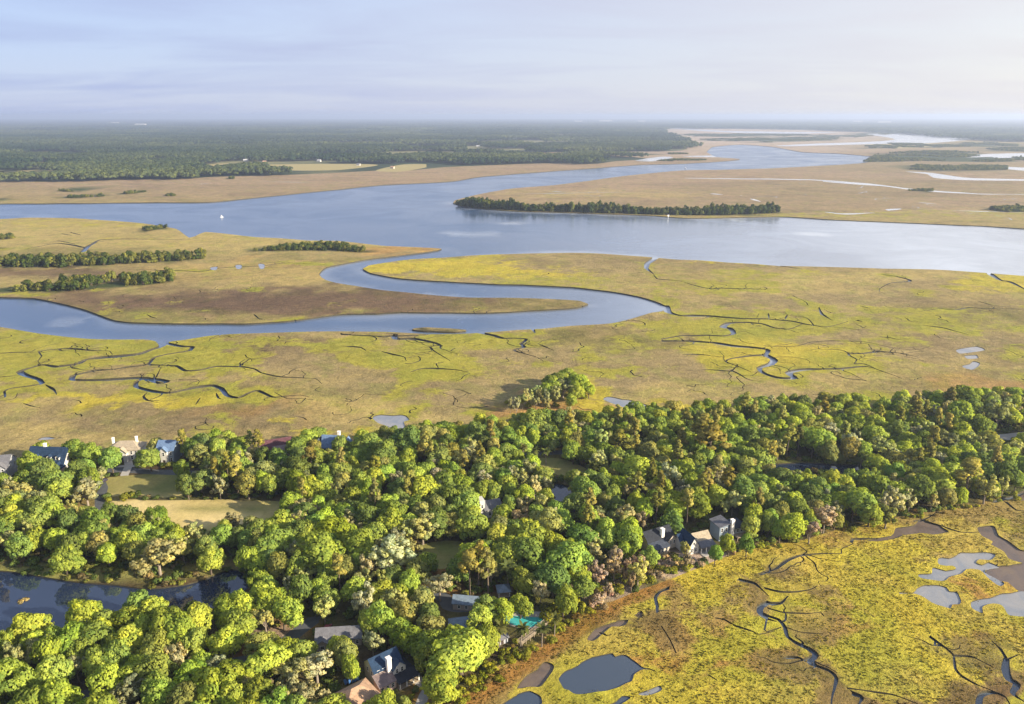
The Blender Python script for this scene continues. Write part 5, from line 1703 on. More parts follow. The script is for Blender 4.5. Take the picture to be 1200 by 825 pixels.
class House:
    def __init__(self, name, px, py, rot, label, cat="house", wall="white", roof="slate", group=None, z=LAND):
        x, y = ground(px, py)
        self.o = empty(name, (x, y, z), math.radians(rot))
        tag(self.o, label, cat, group)
        self.o.scale = (SCALE,) * 3
        self.wall, self.roof = wall, roof
        self.W, self.R = {}, {}

    def block(self, x0, x1, y0, y1, z1, rh, axis="x", z0=-0.3, hip=False, wall=None, roof=None, ov=.45):
        w, r = wall or self.wall, roof or self.roof
        self.W.setdefault(w, []).append(box(x0, x1, y0, y1, z0, z1) if hip or not rh else gable_walls(x0, x1, y0, y1, z0, z1, rh, axis))
        if rh:
            self.R.setdefault(r, []).append(hip_roof(x0, x1, y0, y1, z1, rh, ov) if hip else gable_roof(x0, x1, y0, y1, z1, rh, axis, ov))
        return self

    def shed(self, pts, t=.18, roof=None):
        self.R.setdefault(roof or self.roof, []).append(slab(pts, t)); return self

    def done(self):
        for i, (w, L) in enumerate(self.W.items()): mesh_obj("wall", *join(L), WALLS[w], self.o)
        for i, (r, L) in enumerate(self.R.items()): mesh_obj("roof", *join(L), ROOFS[r], self.o)
        return self.o

    def windows(self, side, at, w, h, z, off):
        """side f(-y) b(+y) l(-x) r(+x); at = positions along the side; off = wall plane"""
        for a in at:
            fr, pn = [], []
            t = .1
            def bx(u0, u1, v0, v1, d0, d1):
                if side == "f": return box(u0, u1, off - d1, off - d0, v0, v1)
                if side == "b": return box(u0, u1, off + d0, off + d1, v0, v1)
                if side == "r": return box(off + d0, off + d1, u0, u1, v0, v1)
                return box(off - d1, off - d0, u0, u1, v0, v1)
            u0, u1, v0, v1 = a - w / 2, a + w / 2, z, z + h
            fr = join([bx(u0 - t, u0, v0 - t, v1 + t, .003, .07), bx(u1, u1 + t, v0 - t, v1 + t, .003, .07), bx(u0, u1, v1, v1 + t, .003, .07), bx(u0, u1, v0 - t, v0, .003, .09),
                       bx(u0, u1, (v0 + v1) / 2 - .03, (v0 + v1) / 2 + .03, .02, .05)])
            f = mesh_obj("window", *fr, M_TRIM, self.o)
            mesh_obj("pane", *bx(u0, u1, v0, v1, .003, .018), M_GLASS, f)
        return self

    def part(self, name, geo, mat): return mesh_obj(name, *geo, mat, self.o)

    def chimney(self, x, y, z0, z1, s=1.2, mat=None):
        self.part("chimney", join([box(x - s / 2, x + s / 2, y - s / 2, y + s / 2, z0, z1), box(x - s / 2 - .12, x + s / 2 + .12, y - s / 2 - .12, y + s / 2 + .12, z1 + .002, z1 + .25)]), mat or M_BRICKW)
        return self

    def door(self, x, y, w=1.1, h=2.2, z=0.1, mat=None):
        d = self.part("door", box(x - w / 2, x + w / 2, y - .06, y - .004, z, z + h), mat or M_DARK)
        mesh_obj("handle", *box(x + w / 2 - .2, x + w / 2 - .14, y - .11, y - .064, z + 1, z + 1.12), M_TRIM, d)
        return self

    def posts(self, pts, z0, z1, s=.16):
        for (x, y) in pts: self.part("post", box(x - s, x + s, y - s, y + s, z0, z1), M_TRIM)
        return self

    def dormer(self, x, y0, z, w=1.9, h=1.7, depth=2.6):
        e = mesh_obj("dormer", *join([gable_walls(x - w / 2, x + w / 2, y0, y0 + depth, z, z + h, w * .42, "y")]), M_TRIM, self.o)
        mesh_obj("dormer_roof", *gable_roof(x - w / 2, x + w / 2, y0, y0 + depth, z + h, w * .42, "y", .22, .12), ROOFS[self.roof], e)
        mesh_obj("dormer_window", *box(x - .5, x + .5, y0 - .05, y0 - .004, z + .35, z + h - .1), M_GLASS, e)
        return self


# 1 blue-roofed house with three dormers
h = House("dormer_house", 62, 546.5, -4, "white house with a steep dark blue roof and three white dormers", wall="white", roof="navy")
h.block(-9, 9, -4.6, 5, 4.4, 5.6, "x").block(4.5, 9.2, -7.5, -4.5, 3.2, 1.7, "y", wall="pink")
for x in (-4.4, 1.6, 5.8): h.dormer(x, -3.9, 5.0)
h.windows("f", (-7, -4.5, 2.6, 3.8), 1.0, 1.9, 1.0, -4.6).windows("f", (6.2, 7.6), .9, 1.4, .9, -7.5).windows("r", (-2, 1.5), 1, 1.6, 1.2, 9).door(-1.2, -4.6)
h.part("portico", join([box(-2.8, .4, -6.6, -4.65, -.2, .12), slab([(-3, -6.9, 3.3), (.6, -6.9, 3.3), (.6, -4.65, 3.7), (-3, -4.65, 3.7)], .2)]), M_TRIM)
h.posts([(-2.6, -6.3), (.2, -6.3)], .12, 3.1).chimney(-2.4, .6, 8, 11.2, 1.1).done()
# 2 grey house at the picture's edge
h = House("house", 0, 556, 12, "grey two-storey house with dark windows beside the blue-roofed house", wall="grey", roof="palegrey")
h.block(-7, 6, -5, 5, 6.2, 3.4, "x").block(1.2, 5.8, -7, -5, 6.0, 2.2, "y")
h.windows("f", (2.6, 4.5), .9, 1.7, 3.6, -7).windows("f", (2.6, 4.5), .9, 1.7, .8, -7).windows("f", (-5, -2.5), 1, 1.6, 3.8, -5).windows("f", (-5, -2.5), 1, 1.6, .9, -5).windows("r", (-2, 2), .9, 1.6, 3.8, 6).done()
# 3 pale hipped house with drive
h = House("house", 150, 535.5, 3, "white house with a pale straw hipped roof at the head of a concrete drive", wall="white", roof="straw")
h.block(-7.5, 7.5, -4, 5, 5.4, 3.0, hip=True).block(-2.2, 2.2, -6, -4.05, 5.2, 2.0, "y")
h.windows("f", (-5.5, -3.5, 3.8, 5.8), .9, 1.6, 3.2, -4).windows("f", (-5.5, -3.5, 3.8, 5.8), .9, 1.7, .7, -4).windows("f", (0,), 1.1, 1.6, 3.2, -6).door(0, -6)
h.chimney(-6.2, 1, 5, 9.6, .9).chimney(4.6, 1.6, 6, 9.8, .9).done()
# 4 narrow blue-grey house
h = House("house", 199, 538.5, 0, "narrow tall blue-grey house with a white gable between dark trees", wall="bluegrey", roof="blue")
h.block(-4, 4, -4, 5, 6.8, 3.2, "x").block(-1.6, 1.6, -5.6, -4.05, 7.0, 1.8, "y", wall="white")
h.windows("f", (-2.8, 2.8), .9, 1.6, 4.2, -4).windows("f", (-2.8, 2.8), .9, 1.7, 1, -4).windows("f", (0,), 1, 1.7, 4.4, -5.6).door(0, -5.6).done()
# 5 maroon
h = House("house", 325, 529, 24, "low house with a broad maroon roof and a pale mauve front slope", wall="taupe", roof="maroon")
h.block(-8, 7, -3.5, 4.5, 3.6, 3.0, "x").block(-2, 6, -6.5, -3.52, 2.8, 0, "x")
h.shed([(-2.3, -6.9, 2.9), (6.3, -6.9, 2.9), (6.3, -3.0, 4.3), (-2.3, -3.0, 4.3)], roof="mauve")
h.windows("f", (0, 2, 4), 1, 1.4, .8, -6.5).windows("r", (-1, 2), 1, 1.5, 1, 7).door(-4, -3.5).done()
# 6 slate blue
h = House("house", 392, 531, -6, "slate-blue roofed house with a steep slope facing the wood", wall="bluegrey", roof="blue")
h.block(-5, 5, -4.2, 4.2, 5.0, 4.6, "x").block(-9, -5.05, -2.6, 3, 5.4, 2.6, "y", wall="grey", roof="slate").block(5.05, 8, -2, 3, 6.0, 2.0, "y", roof="blue")
h.windows("f", (-3, 0, 3), 1, 1.7, 1.0, -4.2).windows("f", (-7.2,), 1, 1.6, 2.6, -2.6).windows("f", (6.5,), 1, 1.6, 3.2, -2).chimney(2.5, 1.2, 7, 11).done()
# 7 small purple roof
h = House("house", 561, 516, 10, "small purple-grey roof peeping out at the wood's far edge", wall="pink", roof="mauve")
h.block(-4.5, 4.5, -3, 3.5, 3.4, 2.2, "x").windows("f", (-2.5, 0, 2.5), .9, 1.3, .9, -3).done()
# 8 white-walled
h = House("house", 569, 603, 20, "small grey-roofed house with a tall white chimney wall deep in trees", wall="white", roof="palegrey")
h.block(-1, 6, -3, 3.5, 4.0, 2.4, "x").block(-3.2, -1.05, -2.4, 1.6, 8.0, 0, "x")
h.windows("f", (1, 3.5), .9, 1.5, 1, -3).windows("f", (-2.1,), .8, 1.4, 4.6, -2.4).done()
SCALE = 0.84
# 9-11 three houses beside the marsh
h = House("house", 770, 640, 28, "slate-roofed house with a white chimney stack above the pink thicket", wall="cream", roof="charcoal")
h.block(-7, 7.5, -2, 6, 5.2, 3.0, "x").block(2.6, 7.4, -4.5, -2.02, 4.8, 2.2, "y").block(-7, 2.4, -6, -2.02, 2.9, 0, "x")
h.shed([(-7.4, -6.6, 2.9), (2.5, -6.6, 2.9), (2.5, -1.9, 4.6), (-7.4, -1.9, 4.6)], roof="slate")
h.windows("f", (-5.6, -3.6, -1.5, .6), 1.1, 1.5, .8, -6).windows("f", (4, 6), .9, 1.6, 2.4, -4.5).windows("r", (-1, 1.5, 4), 1, 1.6, 2.4, 7.5).chimney(1.4, -1.3, 3, 9.2, 1.5).done()
h = House("house", 815, 642, 22, "open-porched house with steep dark blue gable and thatch-coloured roof piece", wall="white", roof="navy")
h.block(-6.5, -1.2, -4, 5, 4.0, 4.4, "y").block(-1.15, 7, -1.5, 5, 4.2, 2.6, "x", roof="straw").block(-8, -6.52, 0, 6.5, 4.2, 3, "x")
h.shed([(-.9, -5.5, 3.0), (7.4, -5.5, 3.0), (7.4, -1.4, 4.2), (-.9, -1.4, 4.2)], roof="palegrey")
h.windows("f", (-4.9, -2.8), 1, 1.8, 1.0, -4).windows("f", (.5, 2.5, 4.5, 6), 1, 1.9, .6, -1.5).windows("r", (1, 3.4), 1, 1.6, 1.4, 7).windows("f", (-3.85,), 1, 1.3, 4.6, -4)
h.posts([(-.6, -5.2), (2, -5.2), (4.6, -5.2), (7.1, -5.2)], -.2, 2.85).part("terrace", box(-1, 8, -8, -1.55, -.4, .25), M_PATH); h.done()
h = House("house", 852, 627, 20, "square-towered grey house with a tall white chimney at the wood's edge", wall="grey", roof="slate")
h.block(-7, -2, -3.5, 4, 7.6, 0, "x", wall="bluegrey").block(-1.95, 8, -3, 4.5, 5.0, 2.8, "x", hip=True)
h.shed([(-7.6, -4.2, 7.5), (-1.2, -4.2, 8.6), (-1.2, 4.6, 8.6), (-7.6, 4.6, 7.5)], roof="palegrey")
h.windows("f", (-5.6, -3.4), 1, 1.8, 4.6, -3.5).windows("f", (1.5, 3.5, 5.5), 1, 1.7, 2.6, -3).windows("f", (1.5, 5.5), 1, 1.5, .3, -3).windows("r", (-1, 2), 1, 1.6, 2.6, 8).chimney(-.6, -3.9, -.2, 10.2, 1.5)
h.part("deck", join([box(1, 8.5, -6.5, -3.04, 1.6, 1.85)] + [box(x, x + .2, -6.4, -6.2, -.3, 1.6) for x in (1.2, 4.6, 8.2)]), M_WOOD); h.done()
# 12 large house by the lower marsh
h = House("house", 453, 794, 38, "large dark-roofed house with white chimney, mauve lean-to and corner porch", wall="cream", roof="navy")
h.block(-5.5, 5, -2, 5.5, 6.2, 3.2, "x").block(.4, 5.2, -4.6, -2.02, 6.0, 2.4, "y", wall="white").block(-6, .3, -6.4, -2.02, 3.2, 0, "x", wall="pink")
h.shed([(-6.5, -7, 3.3), (.35, -7, 3.3), (.35, -1.9, 5.2), (-6.5, -1.9, 5.2)], roof="mauve")
h.shed([(.2, -8.6, 2.6), (8.6, -8.6, 2.6), (8.6, -4.5, 4.0), (.2, -4.5, 4.0)], roof="charcoal").shed([(5.1, -4.48, 4.0), (8.6, -4.48, 3.0), (8.6, 4.5, 3.0), (5.1, 4.5, 4.0)], roof="charcoal")
h.posts([(.8, -8.2), (3.4, -8.2), (6, -8.2), (8.2, -8.2), (8.2, -4), (8.2, 0), (8.2, 4)], -.3, 2.7)
h.windows("f", (1.8, 3.8), .9, 1.7, 4.0, -4.6).windows("f", (-5, -3, -1), 1, 1.5, 1, -6.4).windows("f", (2, 4), 1, 1.8, .6, -4.6).windows("r", (-.5, 2, 4), 1, 1.7, 3.9, 5).windows("l", (0, 3), 1, 1.6, 3.8, -5.5).windows("f", (-4, -2), .9, 1.1, 5.1, -2)
h.chimney(-.4, -2.9, 3.5, 10.2, 1.5).part("porch_floor", box(.4, 8.5, -8.5, -4.64, -.4, .2), M_WOOD); h.done()
# 13 tan roof
h = House("house", 422, 826, 40, "tan-roofed ochre house at the lower edge near the white-chimneyed house", wall="ochre", roof="tan")
h.block(-7, 5, -4, 5, 4.6, 2.9, hip=True).block(1.2, 5.6, -7, -4.02, 4.4, 2.2, "y").block(-11, -7.05, -2, 4, 3.2, 1.8, "x")
h.windows("f", (2.4, 4.4), .9, 1.6, 1.6, -7).windows("f", (-5, -2.5), 1.1, 1.6, 1.6, -4).windows("r", (-2, 1), 1, 1.6, 1.6, 5).done()
# 14 long pale roof
h = House("house", 404, 751, 6, "long low house with a pale grey roof half under trees", wall="taupe", roof="palegrey")
h.block(-10, 6.5, -3.2, 4, 3.6, 2.6, "x").block(-9.6, -5, -5.4, -3.22, 3.2, 1.7, "y")
h.windows("f", (-3, 0, 3, 5), 1, 1.4, 1, -3.2).windows("f", (-7.4,), 1.3, 1.4, 1, -5.4).door(-1.5, -3.2, mat=plain("red_door", (.30, .03, .03), .6)).done()
# 15 pool side house + gazebo
h = House("house", 546, 737, 12, "dark low pool house with a flat teal-grey roof and red panel", wall="dark", roof="bluegrey")
h.block(-6, 5, -3, 3.2, 3.0, 1.2, hip=True).windows("f", (-3.5, -1.2), 1.1, 1.3, .9, -3)
h.part("red_panel", box(2.4, 4.4, -3.08, -3.004, .2, 2.2), plain("red_cloth", (.38, .04, .05), .8)); h.done()
h = House("house", 548, 711, -8, "tan-edged grey roof beside the curved drive", wall="taupe", roof="bluegrey")
h.block(-5.5, 5, -2.6, 3, 3.2, 1.9, "x").windows("f", (-3, 0, 3), 1, 1.3, .9, -2.6).done()
h = House("gazebo", 590, 696, 10, "small square gazebo with a pale blue-grey hipped roof near the pool", "gazebo", roof="bluegrey")
h.R.setdefault("bluegrey", []).append(hip_roof(-2.4, 2.4, -2.4, 2.4, 2.7, 1.9, .5))
h.posts([(-2.2, -2.2), (2.2, -2.2), (2.2, 2.2), (-2.2, 2.2)], -.2, 2.5, .11).part("floor", box(-2.5, 2.5, -2.5, 2.5, -.3, .15), M_WOOD); h.done()
h = House("cabin", 586, 752, 30, "weathered little shed with grey roof in lime bushes", "shed", wall="grey", roof="palegrey")
h.block(-2.4, 2.4, -1.8, 1.8, 2.6, 1.1, "x").door(0, -1.8).windows("r", (0,), .8, .9, 1.1, 2.4).done()

SCALE = 1.0
# ------------------------------------------------------------------ swimming pool
gx_, gy_ = ground(613, 727)
pool = empty("swimming_pool", (gx_, gy_, LAND), math.radians(-6))
tag(pool, "turquoise swimming pool with a rounded pale coping beside the wood", "pool")
N_ = 48
ell = [(7.0 * math.cos(a) * (1 + .10 * math.cos(2 * a)), 4.3 * math.sin(a) * (1 + .16 * math.cos(a)), 0) for a in np.linspace(0, 2 * math.pi, N_, endpoint=False)]
inn = [(x * .87, y * .84, 0) for x, y, _ in ell]
V = [(x, y, .22) for x, y, _ in ell] + [(x, y, .22) for x, y, _ in inn] + [(x, y, -.3) for x, y, _ in ell] + [(x, y, -.3) for x, y, _ in inn]
F = []
for i in range(N_):
    j = (i + 1) % N_
    F += [(i, j, N_ + j, N_ + i), (i, 2 * N_ + i, 2 * N_ + j, j), (N_ + i, N_ + j, 3 * N_ + j, 3 * N_ + i)]
mesh_obj("coping", V, F, M_PATH, pool)
sw = NT("pool_water"); sw.principled((.05, .36, .36), 0.06, sw.bump(sw.noise(1.5, 3, .5, sw.pos()), .08, .1), .5)
mesh_obj("water", [(x * .995, y * .995, .06) for x, y, _ in inn], [tuple(range(N_))], sw.m, pool)
gx_, gy_ = ground(612, 719.5)
o = mesh_obj("pool_terrace", *box(-9.5, 9.5, -1.4, 1.6, -.2, .12), M_PATH)
o.location = (gx_, gy_, LAND); o.rotation_euler = (0, 0, math.radians(-5))
tag(o, "pale paved terrace strip behind the turquoise pool", "terrace")
# boardwalk from the pool towards the marsh
a, b = np.array(ground(609, 757)), np.array(ground(640, 733))
L_ = float(np.hypot(*(b - a)))
bw = empty("boardwalk", (*a, LAND), math.atan2(b[1] - a[1], b[0] - a[0]))
tag(bw, "pale timber boardwalk with railings between the pool and the marsh", "boardwalk")
mesh_obj("planking", *join([box(k * .3, k * .3 + .27, -.9, .9, .9, .98) for k in range(int(L_ / .3))]), M_WOOD, bw)
for s in (-1, 1):
    mesh_obj("railing", *join([box(0, L_, s * .88 - .04, s * .88 + .04, 1.85, 1.95), box(0, L_, s * .88 - .03, s * .88 + .03, 1.4, 1.46)]), M_WOOD, bw)
for k in range(int(L_ / 2) + 1):
    for s in (-1, 1): mesh_obj("post", *box(k * 2 - .07, k * 2 + .07, s * .97 - .05, s * .97 + .05, -.5, 1.85), M_WOOD, bw)


# ------------------------------------------------------------------ cars
def car(px, py, rot, paint, label, name="parked_car"):
    x, y = ground(px, py)
    c = empty(name, (x, y, LAND), math.radians(rot))
    tag(c, label, "car", "cars parked by the houses")
    prof = [(-2.15, .35), (-2.2, .75), (-2.1, .95), (-1.5, 1.0), (-1.0, 1.5), (.55, 1.52), (1.2, 1.05), (2.0, .92), (2.2, .7), (2.2, .35)]
    V, F = [], []
    for s in (-1, 1):
        for (u, z) in prof: V.append((u, s * (.86 if z < 1.1 else .68), z))
    n = len(prof)
    F.append(tuple(range(n))); F.append(tuple(range(2 * n - 1, n - 1, -1)))
    F += [(i, n + i, n + (i + 1) % n, (i + 1) % n) for i in range(n)]
    mesh_obj("body", V, F, plain(name + "_paint", paint, .3, .02, 1, .5), c)
    mesh_obj("windscreen", *slab([(1.14, -.66, 1.12), (1.14, .66, 1.12), (.62, .62, 1.5), (.62, -.62, 1.5)], .03), M_GLASS, c)
    mesh_obj("rear_window", *slab([(-1.42, .66, 1.10), (-1.42, -.66, 1.10), (-1.05, -.62, 1.48), (-1.05, .62, 1.48)], .03), M_GLASS, c)
    for s in (-1, 1): mesh_obj("side_window", *slab([(-.95, s * .79, 1.08), (.95, s * .79, 1.08), (.5, s * .70, 1.44), (-.85, s * .70, 1.44)], .03), M_GLASS, c)
    for u in (-1.35, 1.4):
        for s in (-1, 1):
            VV, FF = [], []
            for k in range(14):
                a = 2 * math.pi * k / 14
                for w in (.74, .93): VV.append((u + .34 * math.cos(a), s * w, .34 + .34 * math.sin(a)))
            for k in range(14): FF.append((2 * k, 2 * k + 1, (2 * k + 3) % 28, (2 * k + 2) % 28))
            FF += [tuple(range(0, 28, 2)), tuple(range(27, 0, -2))]
            mesh_obj("wheel", VV, FF, M_DARK, c)


car(120.5, 565, 70, (.03, .025, .05), "dark violet car parked on the lane beside the lawn")
car(533.5, 734, 15, (.75, .75, .75), "white car parked beside the dark pool house")
car(412, 799, 25, (.05, .13, .32), "blue car parked behind the tan-roofed house")
car(383.5, 738, 80, (.22, .05, .06), "dark red car at the end of the long pale-roofed house")
car(382, 717, 60, (.06, .10, .30), "blue car under trees beyond the long pale-roofed house")


# ------------------------------------------------------------------ on the river
def boat(px, py, rot, L, label):
    x, y = ground(px, py, 0.0)
    c = empty("motor_boat", (x, y, 0), math.radians(rot))
    tag(c, label, "boat")
    V, F = [], []
    st = [(-.5, .30), (-.2, .34), (.15, .30), (.35, .19), (.5, .01)]
    for t, w in st: V += [(t * L, -w * L * .6, 1.1), (t * L, -w * L * .42, -.3), (t * L, w * L * .42, -.3), (t * L, w * L * .6, 1.1)]
    for i in range(len(st) - 1):
        for k in range(3): F.append((4 * i + k, 4 * i + 4 + k, 4 * i + 5 + k, 4 * i + 1 + k))
        F.append((4 * i, 4 * i + 3, 4 * i + 7, 4 * i + 4))
    F.append((0, 1, 2, 3))
    mesh_obj("hull", V, F, M_TRIM, c)
    mesh_obj("cabin", *join([box(-.18 * L, .16 * L, -.13 * L, .13 * L, 1.05, 3.0), slab([(-.26 * L, -.16 * L, 3.3), (.2 * L, -.16 * L, 3.3), (.2 * L, .16 * L, 3.3), (-.26 * L, .16 * L, 3.3)], .25)]), M_TRIM, c)
    mesh_obj("windscreen", *box(.161 * L, .165 * L, -.11 * L, .11 * L, 1.8, 2.8), M_GLASS, c)
    mesh_obj("mast", *box(-.02 * L, .0 * L, -.05, .05, 3.32, 6.5), M_TRIM, c)


boat(260, 255, 20, 5.5, "small white motor boat alone on the broad river")
boat(803, 197.5, 160, 9.0, "white boat near the head of the far river bend")
boat(1189, 291 - 95, 10, 12.0, "white boat in the far side channel on the sunward marsh") if False else None
x, y = ground(783, 256, 0.3)
mk = empty("channel_marker", (x, y, .2)); tag(mk, "white channel marker post standing off the wooded island's sandy edge", "marker")
mesh_obj("pile", *tube_between([(0, 0, -1), (0, 0, 5)], [.3, .25], 8), M_TRIM, mk)
mesh_obj("board", *box(-1.3, 1.3, -.36, -.28, 3.4, 6.0), M_TRIM, mk)

# islet of grass in the wood pond
x, y = ground(28, 706.5, .4)
V, var, tr_, R_, H_ = proto_shrub(901, 1.8, 1.8, 90, .4)
o = bpy.data.objects.new("pond_bush", quad_mesh("pond_bush", V, [M_LEAF], attrs={"leafvar": var[0]}, normals=var[1]))
COL.objects.link(o); o.location = (x, y, .2); o.color = (.42, .33, .14, 1)
tag(o, "golden rounded bush standing alone in the dark wood pond", "bush")

# ------------------------------------------------------------------ far buildings
def far_house(px, py, w, d, hgt, rh, rot, wall, roof, label, cat="house", group="far cottages in the wooded plain"):
    h = House("far_house" if cat == "house" else "warehouse", px, py, rot, label, cat, wall, roof, group)
    h.block(-w / 2, w / 2, -d / 2, d / 2, hgt, rh, "x", ov=.6).windows("f", [w * k for k in (-.3, 0, .3)], w * .08, hgt * .3, hgt * .4, -d / 2).done()


for i, (px, py, w, wl, rf, lb) in enumerate([
  (73, 191, 34, "white", "palegrey", "white far cottage beside a band of pale trees"), (196, 188.5, 30, "white", "white", "white far cottage above the first straw field"), (288, 189, 36, "white", "white", "white far cottage behind the long straw field"),
  (310, 191, 30, "cream", "tan", "cream far cottage touching the long straw field"), (374, 189.5, 34, "white", "white", "white far cottage at the end of the long straw field"), (103, 182, 30, "white", "palegrey", "white far cottage highest in the wood behind the straw field"),
  (420, 194, 30, "white", "palegrey", "grey-roofed far cottage by the small triangular field"), (460, 197.5, 28, "cream", "tan", "cream far cottage on the marsh side of the triangular field"), (697, 168, 46, "white", "white", "white far building in the wood above the river bend"), (560, 172, 40, "white", "white", "white far building amid the deepest part of the wood")]):
    far_house(px, py, w * .4, 9, 4.5, 3.5, RNG.uniform(-20, 20), wl, rf, lb)
for px, py, w, hg, lb in [(165, 148.2, 150, 34, "white storage hall far off on the wooded horizon"), (678, 144, 180, 40, "first of the pale halls on the hazy horizon above the river bend"), (710, 143.6, 300, 50, "widest pale hall on the hazy horizon"),
                          (752, 143.8, 160, 40, "pale hall on the horizon beyond the widest one"), (1005, 144.2, 200, 40, "pale hall on the hazy horizon towards the sun"), (1036, 145, 240, 40, "low pale hall beside the sunward horizon hall"), (30, 148.5, 120, 24, "white hall on the horizon far from the river"), (135, 145.5, 130, 30, "pale hall just behind the white storage hall")]:
    far_house(px, py, w, 60, hg, hg * .2, RNG.uniform(-8, 8), "white", "white", lb, "warehouse", "pale halls on the horizon")
# ------------------------------------------------------------------ daylight
def build_world():
    w = bpy.data.worlds.new("World")
    SC.world = w
    w.use_nodes = True
    t = w.node_tree
    t.nodes.clear()
    N = t.nodes.new
    L = t.links.new
    out, bg = N("ShaderNodeOutputWorld"), N("ShaderNodeBackground")
    sky = N("ShaderNodeTexSky")
    sky.sky_type = "NISHITA"
    sky.sun_disc = False
    sky.sun_elevation = SUN_EL
    sky.sun_rotation = SUN_AZ
    sky.altitude = 160
    sky.air_density, sky.dust_density, sky.ozone_density = 1.0, 0.8, 1.6
    # thin high cloud: a veil thicker towards the sun side, in long streaks
    tc = N("ShaderNodeTexCoord")
    sep = N("ShaderNodeSeparateXYZ"); L(tc.outputs["Generated"], sep.inputs[0])
    zc = N("ShaderNodeMath"); zc.operation = "MAXIMUM"; L(sep.outputs[2], zc.inputs[0]); zc.inputs[1].default_value = 0.0
    za = N("ShaderNodeMath"); za.operation = "ADD"; L(zc.outputs[0], za.inputs[0]); za.inputs[1].default_value = 0.10
    div = N("ShaderNodeVectorMath"); div.operation = "DIVIDE"
    comb = N("ShaderNodeCombineXYZ")
    for i in range(3): L(za.outputs[0], comb.inputs[i])
    L(tc.outputs["Generated"], div.inputs[0]); L(comb.outputs[0], div.inputs[1])
    mp = N("ShaderNodeMapping"); L(div.outputs[0], mp.inputs[0])
    mp.inputs["Scale"].default_value = (0.55, 1.1, 0.0); mp.inputs["Rotation"].default_value = (0, 0, 0.25); mp.inputs["Location"].default_value = (3.1, 0.7, 0)
    nz = N("ShaderNodeTexNoise"); L(mp.outputs[0], nz.inputs[0])
    nz.inputs["Scale"].default_value = 0.9; nz.inputs["Detail"].default_value = 7; nz.inputs["Roughness"].default_value = 0.55; nz.inputs["Distortion"].default_value = 0.6
    mr = N("ShaderNodeMapRange"); L(nz.outputs[0], mr.inputs[0])
    mr.inputs[1].default_value, mr.inputs[2].default_value, mr.inputs[3].default_value, mr.inputs[4].default_value = 0.40, 0.72, CLOUD[0], CLOUD[1]
    # the veil glows more on the sun's side
    dt = N("ShaderNodeVectorMath"); dt.operation = "DOT_PRODUCT"; L(tc.outputs["Generated"], dt.inputs[0])
    dt.inputs[1].default_value = (math.sin(SUN_AZ), math.cos(SUN_AZ), 0.0)
    m2 = N("ShaderNodeMapRange"); L(dt.outputs["Value"], m2.inputs[0])
    m2.inputs[1].default_value, m2.inputs[2].default_value = -0.82, 0.22
    vc = N("ShaderNodeMix"); vc.data_type = "RGBA"; L(m2.outputs[0], vc.inputs[0])
    vc.inputs[6].default_value, vc.inputs[7].default_value = (*CLOUD[2], 1), (*CLOUD[3], 1)
    mx = N("ShaderNodeMix"); mx.data_type = "RGBA"
    fd = N("ShaderNodeMapRange"); L(sep.outputs[2], fd.inputs[0])
    fd.inputs[1].default_value, fd.inputs[2].default_value, fd.inputs[3].default_value, fd.inputs[4].default_value = 0.25, 0.65, 1.0, 0.5
    fm = N("ShaderNodeMath"); fm.operation = "MULTIPLY"; L(mr.outputs[0], fm.inputs[0]); L(fd.outputs[0], fm.inputs[1])
    L(fm.outputs[0], mx.inputs[0]); L(sky.outputs[0], mx.inputs[6]); L(vc.outputs[2], mx.inputs[7])
    L(mx.outputs[2], bg.inputs[0])
    bg.inputs[1].default_value = SKY_STRENGTH
    L(bg.outputs[0], out.inputs[0])


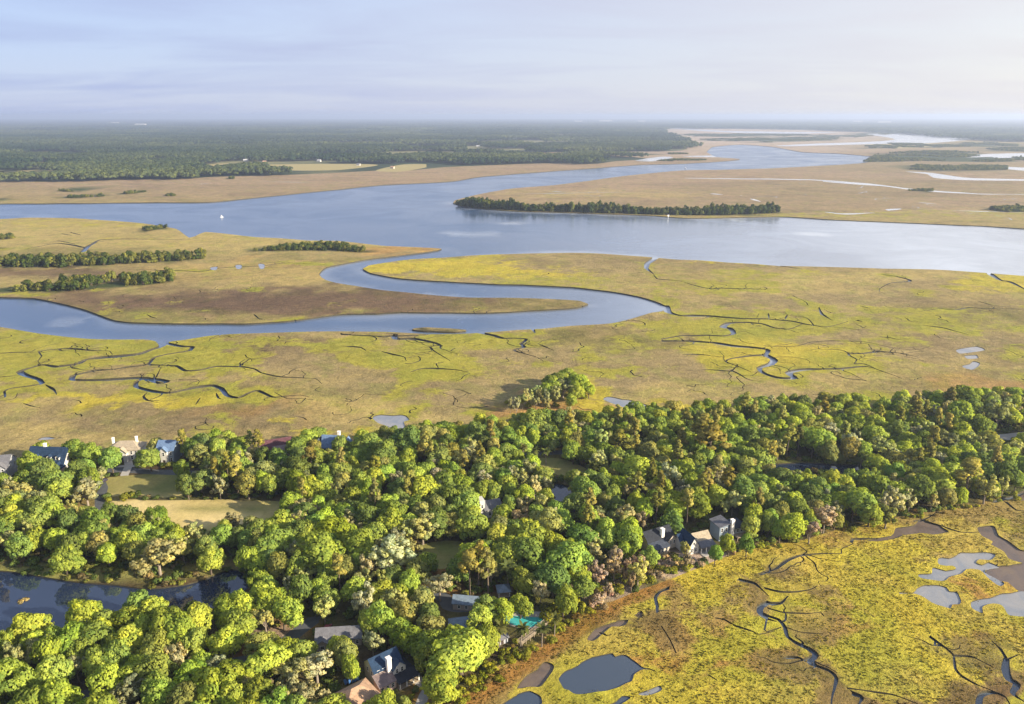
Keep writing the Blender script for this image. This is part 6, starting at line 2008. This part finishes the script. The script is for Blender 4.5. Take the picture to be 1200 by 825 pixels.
SKY_STRENGTH = 0.12
CLOUD = (0.88, 0.98, (1.22, 1.47, 2.34), (2.5, 2.43, 2.5))
build_world()
sun = bpy.data.lights.new("sun", "SUN")
sun.energy = 5.0
sun.angle = math.radians(0.5)
sun.color = (1.0, 0.87, 0.66)
so = bpy.data.objects.new("sun", sun)
COL.objects.link(so)
d = Vector((math.sin(SUN_AZ) * math.cos(SUN_EL), math.cos(SUN_AZ) * math.cos(SUN_EL), math.sin(SUN_EL)))
so.rotation_euler = d.to_track_quat("Z", "Y").to_euler()
so.location = d * 300


def build_haze():
    m = bpy.data.materials.new("haze")
    m.use_nodes = True
    t = m.node_tree
    t.nodes.clear()
    o = t.nodes.new("ShaderNodeOutputMaterial")
    v = t.nodes.new("ShaderNodeVolumePrincipled")
    v.inputs["Color"].default_value = (.64, .75, .98, 1)
    v.inputs["Density"].default_value = HAZE
    v.inputs["Anisotropy"].default_value = 0.35
    t.links.new(v.outputs[0], o.inputs["Volume"])
    x, y0, y1, z0, z1 = 36500, -450, 45500, -2.0, 190.0
    V = [(-x, y0, z0), (x, y0, z0), (x, y1, z0), (-x, y1, z0), (-x, y0, z1), (x, y0, z1), (x, y1, z1), (-x, y1, z1)]
    Fc = [(0, 3, 2, 1), (4, 5, 6, 7), (0, 1, 5, 4), (1, 2, 6, 5), (2, 3, 7, 6), (3, 0, 4, 7)]
    tag(mesh_obj("haze", V, Fc, m), kind="stuff")


HAZE = 9.0e-5
build_haze()

# ------------------------------------------------------------------ camera
cam = bpy.data.cameras.new("camera")
cam.sensor_width = 36.0
cam.lens = FPX / 1200.0 * 36.0
cam.clip_start = 1.0
cam.clip_end = 200000.0
co = bpy.data.objects.new("camera", cam)
COL.objects.link(co)
co.location = (0, 0, CAM_H)
co.rotation_euler = (math.pi / 2 - PITCH, 0, 0)
SC.camera = co

SC.view_settings.view_transform = "Standard"
SC.view_settings.look = "None"
SC.view_settings.gamma = 1.0
SC.view_settings.exposure = 1.48
SC.view_settings.use_curve_mapping = False
SC.render.engine = "CYCLES"
cy = SC.cycles
cy.max_bounces = 5
cy.diffuse_bounces = 2
cy.glossy_bounces = 2
cy.transmission_bounces = 2
cy.transparent_max_bounces = 6
cy.volume_bounces = 0
cy.use_denoising = True
cy.caustics_reflective = False
cy.caustics_refractive = False
cy.use_adaptive_sampling = True
